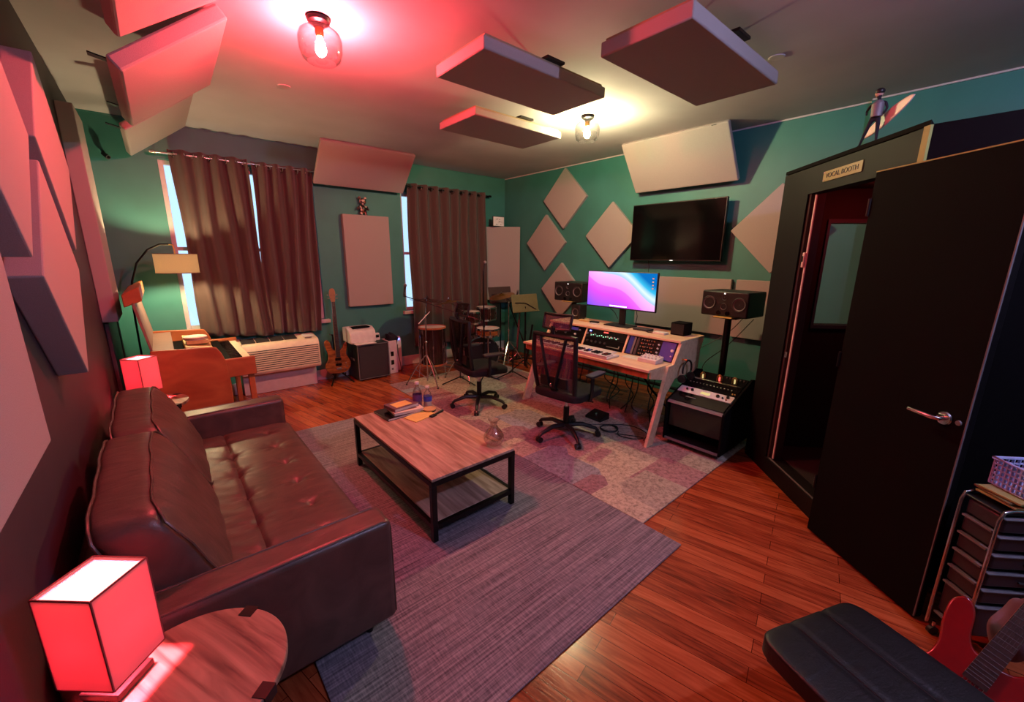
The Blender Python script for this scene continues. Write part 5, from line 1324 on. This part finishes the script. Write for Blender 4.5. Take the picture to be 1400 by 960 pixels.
# right side, running along the room
b = B(); e = bp(1.255, 1.36, 0)
lo = [C0 + Vector((.001, -.001, 0)), Vector((C0.x + .001, -1.55, 0)), Vector((C0.x + .10, -1.55, 0)), Vector((C0.x + .10, C0.y + .085, 0))]
b.hexa([v + Vector((0, 0, .001)) for v in lo], [v + Vector((0, 0, ZB + .006)) for v in lo]); b.build('right_wall', 'blackmatte', t, smooth=False)
b = B(); poly = [bp(.0, 0, 0), bp(1.255, 0, 0), Vector((C0.x + .101, C0.y - .001, 0)), Vector((C0.x + .101, -1.5, 0)), Vector((4.80, -1.5, 0)), bp(0, 1.45, 0)]
b.hexa([v + Vector((0, 0, ZB + .0065)) for v in poly], [v + Vector((0, 0, ZB + .03)) for v in poly]); b.build('roof', 'blackmatte', t, smooth=False)
b = B(); poly = [bp(.10, .13, 0), bp(1.25, .13, 0), bp(1.25, 1.35, 0), bp(.10, 1.35, 0)]
b.hexa([v + Vector((0, 0, 2.24)) for v in poly], [v + Vector((0, 0, 2.27)) for v in poly]); b.build('inner_ceiling', 'foamdark', t, smooth=False)
b = B(); b.hexa([v + Vector((0, 0, .10)) for v in poly], [v + Vector((0, 0, .13)) for v in poly]); b.build('inner_floor', 'foamdark', t, smooth=False)
b = B(); bbox(b, 1.225, 1.262, -.004, .02, 2.18, ZB + .006); b.build('corner_trim', 'yellowlit', t, smooth=False)
o = B(); bbox(o, .46, .54, .40, .48, 2.222, 2.239); o.build('added_red_glow', glow('added_red_glow', (1.0, .05, .04), P_BOOTH_FILL), t)  # unseen red emitter, added to redden the inside of the booth
# sign on the header
b = B(); bbox(b, .49, .845, -.006, -.0005, 2.222, 2.285); s = b.build('sign', 'signgold', t, smooth=False)
lettering('VOCAL BOOTH', .042, frame(bp(.667, -.0075, 2.2535), DD, (0, 0, 1)), 'black', s)
for z in (2.229, 2.278): B().sph(bp(.499, -.0075, z), .004, seg=8).build('screw', 'paperwhite', s)

# door, swung right open against the booth
H0 = Vector((3.020, .474, 0)); HD = Vector((-.606, -.7955, 0)).normalized(); HN = Vector((-HD.y, HD.x, 0))
if HN.dot(Vector((-1, .4, 0))) < 0: HN = -HN
def dp(d, n, z): return H0 + HD * d + HN * n + Vector((0, 0, z))
def dbox(b, d0, d1, n0, n1, z0, z1):
    return b.hexa([dp(d0, n0, z0), dp(d1, n0, z0), dp(d1, n1, z0), dp(d0, n1, z0)], [dp(d0, n0, z1), dp(d1, n0, z1), dp(d1, n1, z1), dp(d0, n1, z1)])
t = thing('booth_door', 'black booth door swung wide open with a chrome lever handle', 'door', tuple(dp(.33, 0, .012)))
b = B(); dbox(b, 0, .675, 0, .045, .012, 2.172); b.build('leaf', 'blackmatte', t, bevel=.002, smooth=False)
b = B(); dbox(b, 0, .675, .030, .0455, 2.1722, 2.178); b.build('top_edge', 'yellowlit', t, smooth=False)
b = B(); dbox(b, .6752, .680, .038, .045, .02, 2.17); b.build('edge_seal', 'midgrey', t, smooth=False)
for z in (.3, 1.1, 1.95): B().cyl(dp(-.004, .046, z), dp(-.004, .046, z + .09), .008, seg=10).build('hinge', 'blackm', t)
h = B().lathe([(0, 0), (.030, 0), (.032, .004), (.028, .010), (0, .012)], dp(.595, .0455, 1.02), 24, HN).build('handle_rose', 'chrome', t)
B().tube([dp(.595, .050, 1.02), dp(.595, .080, 1.02), dp(.580, .090, 1.02), dp(.47, .088, 1.022)], [.010, .010, .011, .009], 12).build('door_handle', 'chrome', t)
B().lathe([(0, 0), (.012, 0), (.011, .006), (0, .007)], dp(.652, .0455, 1.02), 16, HN).build('lock_barrel', 'midgrey', t)

# ------------------------------------------------------------------ figurine on the booth
def figurine():
    c = bp(.80, .045, ZB + .031)
    t = thing('figurine', 'small walking figurine in dark trousers carrying a white board on the booth', 'figurine', tuple(c))
    ex = -DD; up = Vector((0, 0, 1)); nn = -NN   # ex = towards image left
    def q(a, h, o=0): return c + (ex * a + up * h + nn * o) * 1.25
    def skin(name, verts, edges, rad, m, par):
        me = bpy.data.meshes.new(name); me.from_pydata([v - Vector(t.location) for v in verts], edges, []); o = bpy.data.objects.new(name, me); COL.objects.link(o); o.parent = par
        me.materials.append(M[m]); md = o.modifiers.new('Skin', 'SKIN'); o.modifiers.new('Sub', 'SUBSURF').render_levels = 2
        sv = me.skin_vertices[0].data
        for s_, r in zip(sv, rad): s_.radius = (r, r)
        sv[0].use_root = True; return o
    V = [q(0, .118), q(-.004, .145), q(-.006, .168), q(-.004, .188), q(0.0, .205), q(.004, .222), q(.012, .105, .008), q(.038, .058, .008), q(.066, .010, .006), q(.080, .006, .006),
         q(-.010, .105, -.008), q(-.014, .055, -.008), q(-.022, .010, -.006), q(-.008, .005, -.006),
         q(.018, .172, .016), q(.034, .150, .020), q(.022, .130, .026), q(-.024, .172, -.016), q(-.034, .145, -.020), q(-.028, .120, -.012)]
    E_ = [(0, 1), (1, 2), (2, 3), (3, 4), (4, 5), (0, 6), (6, 7), (7, 8), (8, 9), (0, 10), (10, 11), (11, 12), (12, 13), (2, 14), (14, 15), (15, 16), (2, 17), (17, 18), (18, 19)]
    R_ = [.016, .015, .018, .007, .014, .012, .012, .009, .006, .005, .012, .009, .006, .005, .008, .006, .005, .008, .006, .005]
    body = skin('figure_body', V, E_, R_, 'navy', t)
    B().sph(q(.002, .216), .020, (1, 1, 1.1), 14).build('head', 'skin', t); B().sph(q(-.001, .222), .0215, (1.05, 1.05, .85), 14).build('hair', 'black', t)
    B().lathe([(.018, .140), (.026, .146), (.027, .185), (.030, .212), (.016, .229), (.012, .229)], c + ex * (-.005), 18).build('jacket', 'midgrey', t, solid=.002)
    b = B(); n = 18
    def brd(u, v):
        w = .030 * max(0, sin(pi * u)) ** .6
        return q(.12 - .28 * u, .055 + .10 * u + (v - .5) * 2 * w, -.034)
    b.grid(brd, n, 6); b.build('board', 'white', t, solid=.005)
figurine()

# ------------------------------------------------------------------ padded bench in the foreground
BX = Vector((.928, -.373, 0)).normalized(); BY = Vector((-.373, -.928, 0)).normalized()
bc = Vector((1.60, .225, 0)) + BY * .50
ang = math.atan2(BX.y, BX.x)
t = thing('padded_bench', 'low black leather padded bench cut by the bottom edge', 'bench', (bc.x, bc.y, .001), ang, world=False)
W = .475; Lh = 1.0
def pad(q):
    # ribs along the length
    z = .435 + .035 * q.z
    if q.z > 0: z += -.006 * math.exp(-((q.x - .33) / .035) ** 2) - .006 * math.exp(-((q.x + .33) / .035) ** 2) + .004
    return Vector((q.x * W / 2, q.y * Lh / 2, z))
p = B().puff(pad, 30, e=12).build('cushion', 'blackleather', t, ang=75)
for x in (-.075, .075): B().tube([(x, -Lh / 2 + .03, .4695), (x, 0, .4705), (x, Lh / 2 - .03, .4695)], .0016, 5).build('seam', 'black', p)
B().box(-W / 2 + .03, W / 2 - .03, -Lh / 2 + .03, Lh / 2 - .03, .375, .402).build('frame', 'blackm', t, bevel=.004)
for sx in (-1, 1):
    for sy in (-1, 1): B().bar((sx * (W / 2 - .17), sy * (Lh / 2 - .34), .38), (sx * (W / 2 - .17), sy * (Lh / 2 - .34), .001), .03).build('leg', 'blackm', t)

# ------------------------------------------------------------------ drawer cart with basket
CR = Vector((.70, -.714, 0)).normalized()
c0 = Vector(CART0)
ca = math.atan2(CR.y, CR.x)
t = thing('drawer_cart', 'black drawer cart with chrome frame against the booth door edge', 'drawer cart', (c0.x, c0.y, .001), ca, world=False)
CW, CD, CH = .40, .16, CART_H
n = 7; zb = .07; hs = [.085] * 5 + [.17, .17]; z = CH - .012
b = B(); b.box(.012, CW - .012, .012, CD, CH - .010, CH); b.build('top_board', 'black', t, bevel=.004)
for i, h in enumerate(hs):
    z1 = z; z0 = z - h
    if z0 < .06: break
    d = B().box(.022, CW - .022, .004, CD - .01, z0 + .010, z1 - .004).build('drawer', 'smoke', t, bevel=.010)
    B().box(.018, CW - .018, -.004, .016, z1 - .014, z1 - .006).build('drawer_lip', 'midgrey', d, bevel=.003)
    B().tube([(CW * .35, -.002, (z0 + z1) / 2), (CW * .5, -.012, (z0 + z1) / 2 - .004), (CW * .65, -.002, (z0 + z1) / 2)], .005, 6).build('drawer_pull', 'darkgrey', d)
    B().box(.004, .0215, .02, CD - .02, z0 + .002, z0 + .010).build('slide', 'midgrey', t)
    z = z0
for y in (.006, CD):
    B().tube([(.006, y, .05), (.006, y, CH - .03), (.016, y, CH + .006), (.05, y, CH + .016), (CW - .05, y, CH + .016), (CW - .016, y, CH + .006), (CW - .006, y, CH - .03), (CW - .006, y, .05)], .007, 10).build('chrome_frame', 'chrome', t)
for x in (.02, CW - .02):
    for y in (.02, CD - .02):
        w = B().cyl((x, y - .009, .022), (x, y + .009, .022), .0215, seg=16).build('caster', 'black', t); B().cyl((x, y, .044), (x, y, .07), .006).build('caster_stem', 'chrome', w)
for i, (lab, m, dz, da) in enumerate((('lowest yellowed folder on top of the drawer cart', 'signgold', 0, .05), ('middle folder under the pale basket on the cart', 'olive', .012, -.06), ('topmost folder directly under the pale basket', 'signgold', .024, .10))):
    o = B().cbox((0, 0, .005), (.34, .15, .009)).xf(RZ(da), (CW * .52, CD * .5, 0)).build('folder', m, bevel=.002); o.location = (c0.x, c0.y, CH + .0235 + dz); o.rotation_euler = (0, 0, ca)
    tag(o, lab, 'folder', 'folders on the drawer cart')
def basket():
    t = thing('plastic_basket', 'pale plastic basket with round holes on top of the drawer cart', 'basket', (c0.x, c0.y, CH + .063), ca, world=False)
    x0, x1, y0, y1, h = .09, .39, .0, .155, .11
    def wall(p0, p1, nx, nz):
        """a wall strip with a grid of square holes, built as bars"""
        b = B(); p0 = Vector(p0); p1 = Vector(p1)
        for i in range(nx + 1): b.bar(p0.lerp(p1, i / nx), p0.lerp(p1, i / nx) + Vector((0, 0, h)), .010, .004, up=(p1 - p0))
        for j in range(nz + 1): b.bar(p0 + Vector((0, 0, h * j / nz)), p1 + Vector((0, 0, h * j / nz)), .0115, .004)
        return b
    for a, c, n_ in (((x0, y0, 0), (x1, y0, 0), 13), ((x1, y0, 0), (x1, y1, 0), 9), ((x1, y1, 0), (x0, y1, 0), 13), ((x0, y1, 0), (x0, y0, 0), 9)): wall(a, c, n_, 5).build('basket_side', 'basket', t)
    B().box(x0, x1, y0, y1, -.004, .0).build('basket_floor', 'basket', t)
    b = B(); b.tube([(x0 - .004, y0 - .004, h), (x1 + .004, y0 - .004, h), (x1 + .004, y1 + .004, h), (x0 - .004, y1 + .004, h)], .007, 8, True); b.build('rim', 'basket', t)
basket()

# ------------------------------------------------------------------ red guitar and cloth
nk = Vector(RG_N).normalized(); fc = Vector(RG_F); fc = (fc - nk * fc.dot(nk)).normalized()      # neck direction, face direction
xx = nk.cross(fc).normalized() * 1.0
mt = Matrix((xx, -fc, nk)).transposed()
if mt.determinant() < 0: mt = Matrix((-xx, -fc, nk)).transposed()
mw = mt.to_4x4(); mw.translation = Vector(RG_P)
guitar('electric_guitar', 'red electric guitar leaning in the dark corner behind the bench', mw, 'red', .46, 6, .024, 'maple', None)
o = B().puff(lambda q: Vector((.075 * q.x + .01 * sin(5 * q.z), .06 * q.y, .12 * q.z + .01 * sin(6 * q.x))), 12, e=2.6).build('cloth_bundle', 'pink')
o.location = CLOTH; o.rotation_euler = (0, radians(18), radians(-40)); tag(o, 'pale pink cloth bundle beside the red guitar neck at the photo edge', 'cloth')

# ------------------------------------------------------------------ camera, world, render look
cam = bpy.data.cameras.new('camera'); co = bpy.data.objects.new('camera', cam); COL.objects.link(co)
f, pitch, yaw, roll = 555.6613, .227914, -.710956, .0076175
right = Vector((cos(yaw), sin(yaw), 0)); f0 = Vector((-sin(yaw), cos(yaw), 0)); u0 = Vector((0, 0, 1))
fw = f0 * cos(pitch) - u0 * sin(pitch); up = u0 * cos(pitch) + f0 * sin(pitch)
r2 = right * cos(roll) + up * sin(roll); up2 = -right * sin(roll) + up * cos(roll)
R = Matrix((r2, up2, -fw)).transposed().to_4x4(); R.translation = (0, 0, 1.72); co.matrix_world = R
cam.sensor_width = 36; cam.lens = 36 * f / 1400; cam.clip_start = .02; cam.clip_end = 200
SC.camera = co
w = bpy.data.worlds.new('sky'); SC.world = w; w.use_nodes = True; nt = w.node_tree
bg = nt.nodes['Background']; bg.inputs[0].default_value = (.55, .78, 1.0, 1); bg.inputs[1].default_value = 1.5
SC.view_settings.view_transform = 'Standard'; SC.view_settings.look = 'None'; SC.view_settings.gamma = 1; SC.view_settings.use_curve_mapping = False
SC.view_settings.exposure = EXPO
SC.cycles.max_bounces = 8; SC.cycles.diffuse_bounces = 4; SC.cycles.transparent_max_bounces = 16; SC.cycles.caustics_reflective = False; SC.cycles.caustics_refractive = False
SC.cycles.sample_clamp_indirect = 4.0; SC.cycles.use_denoising = True
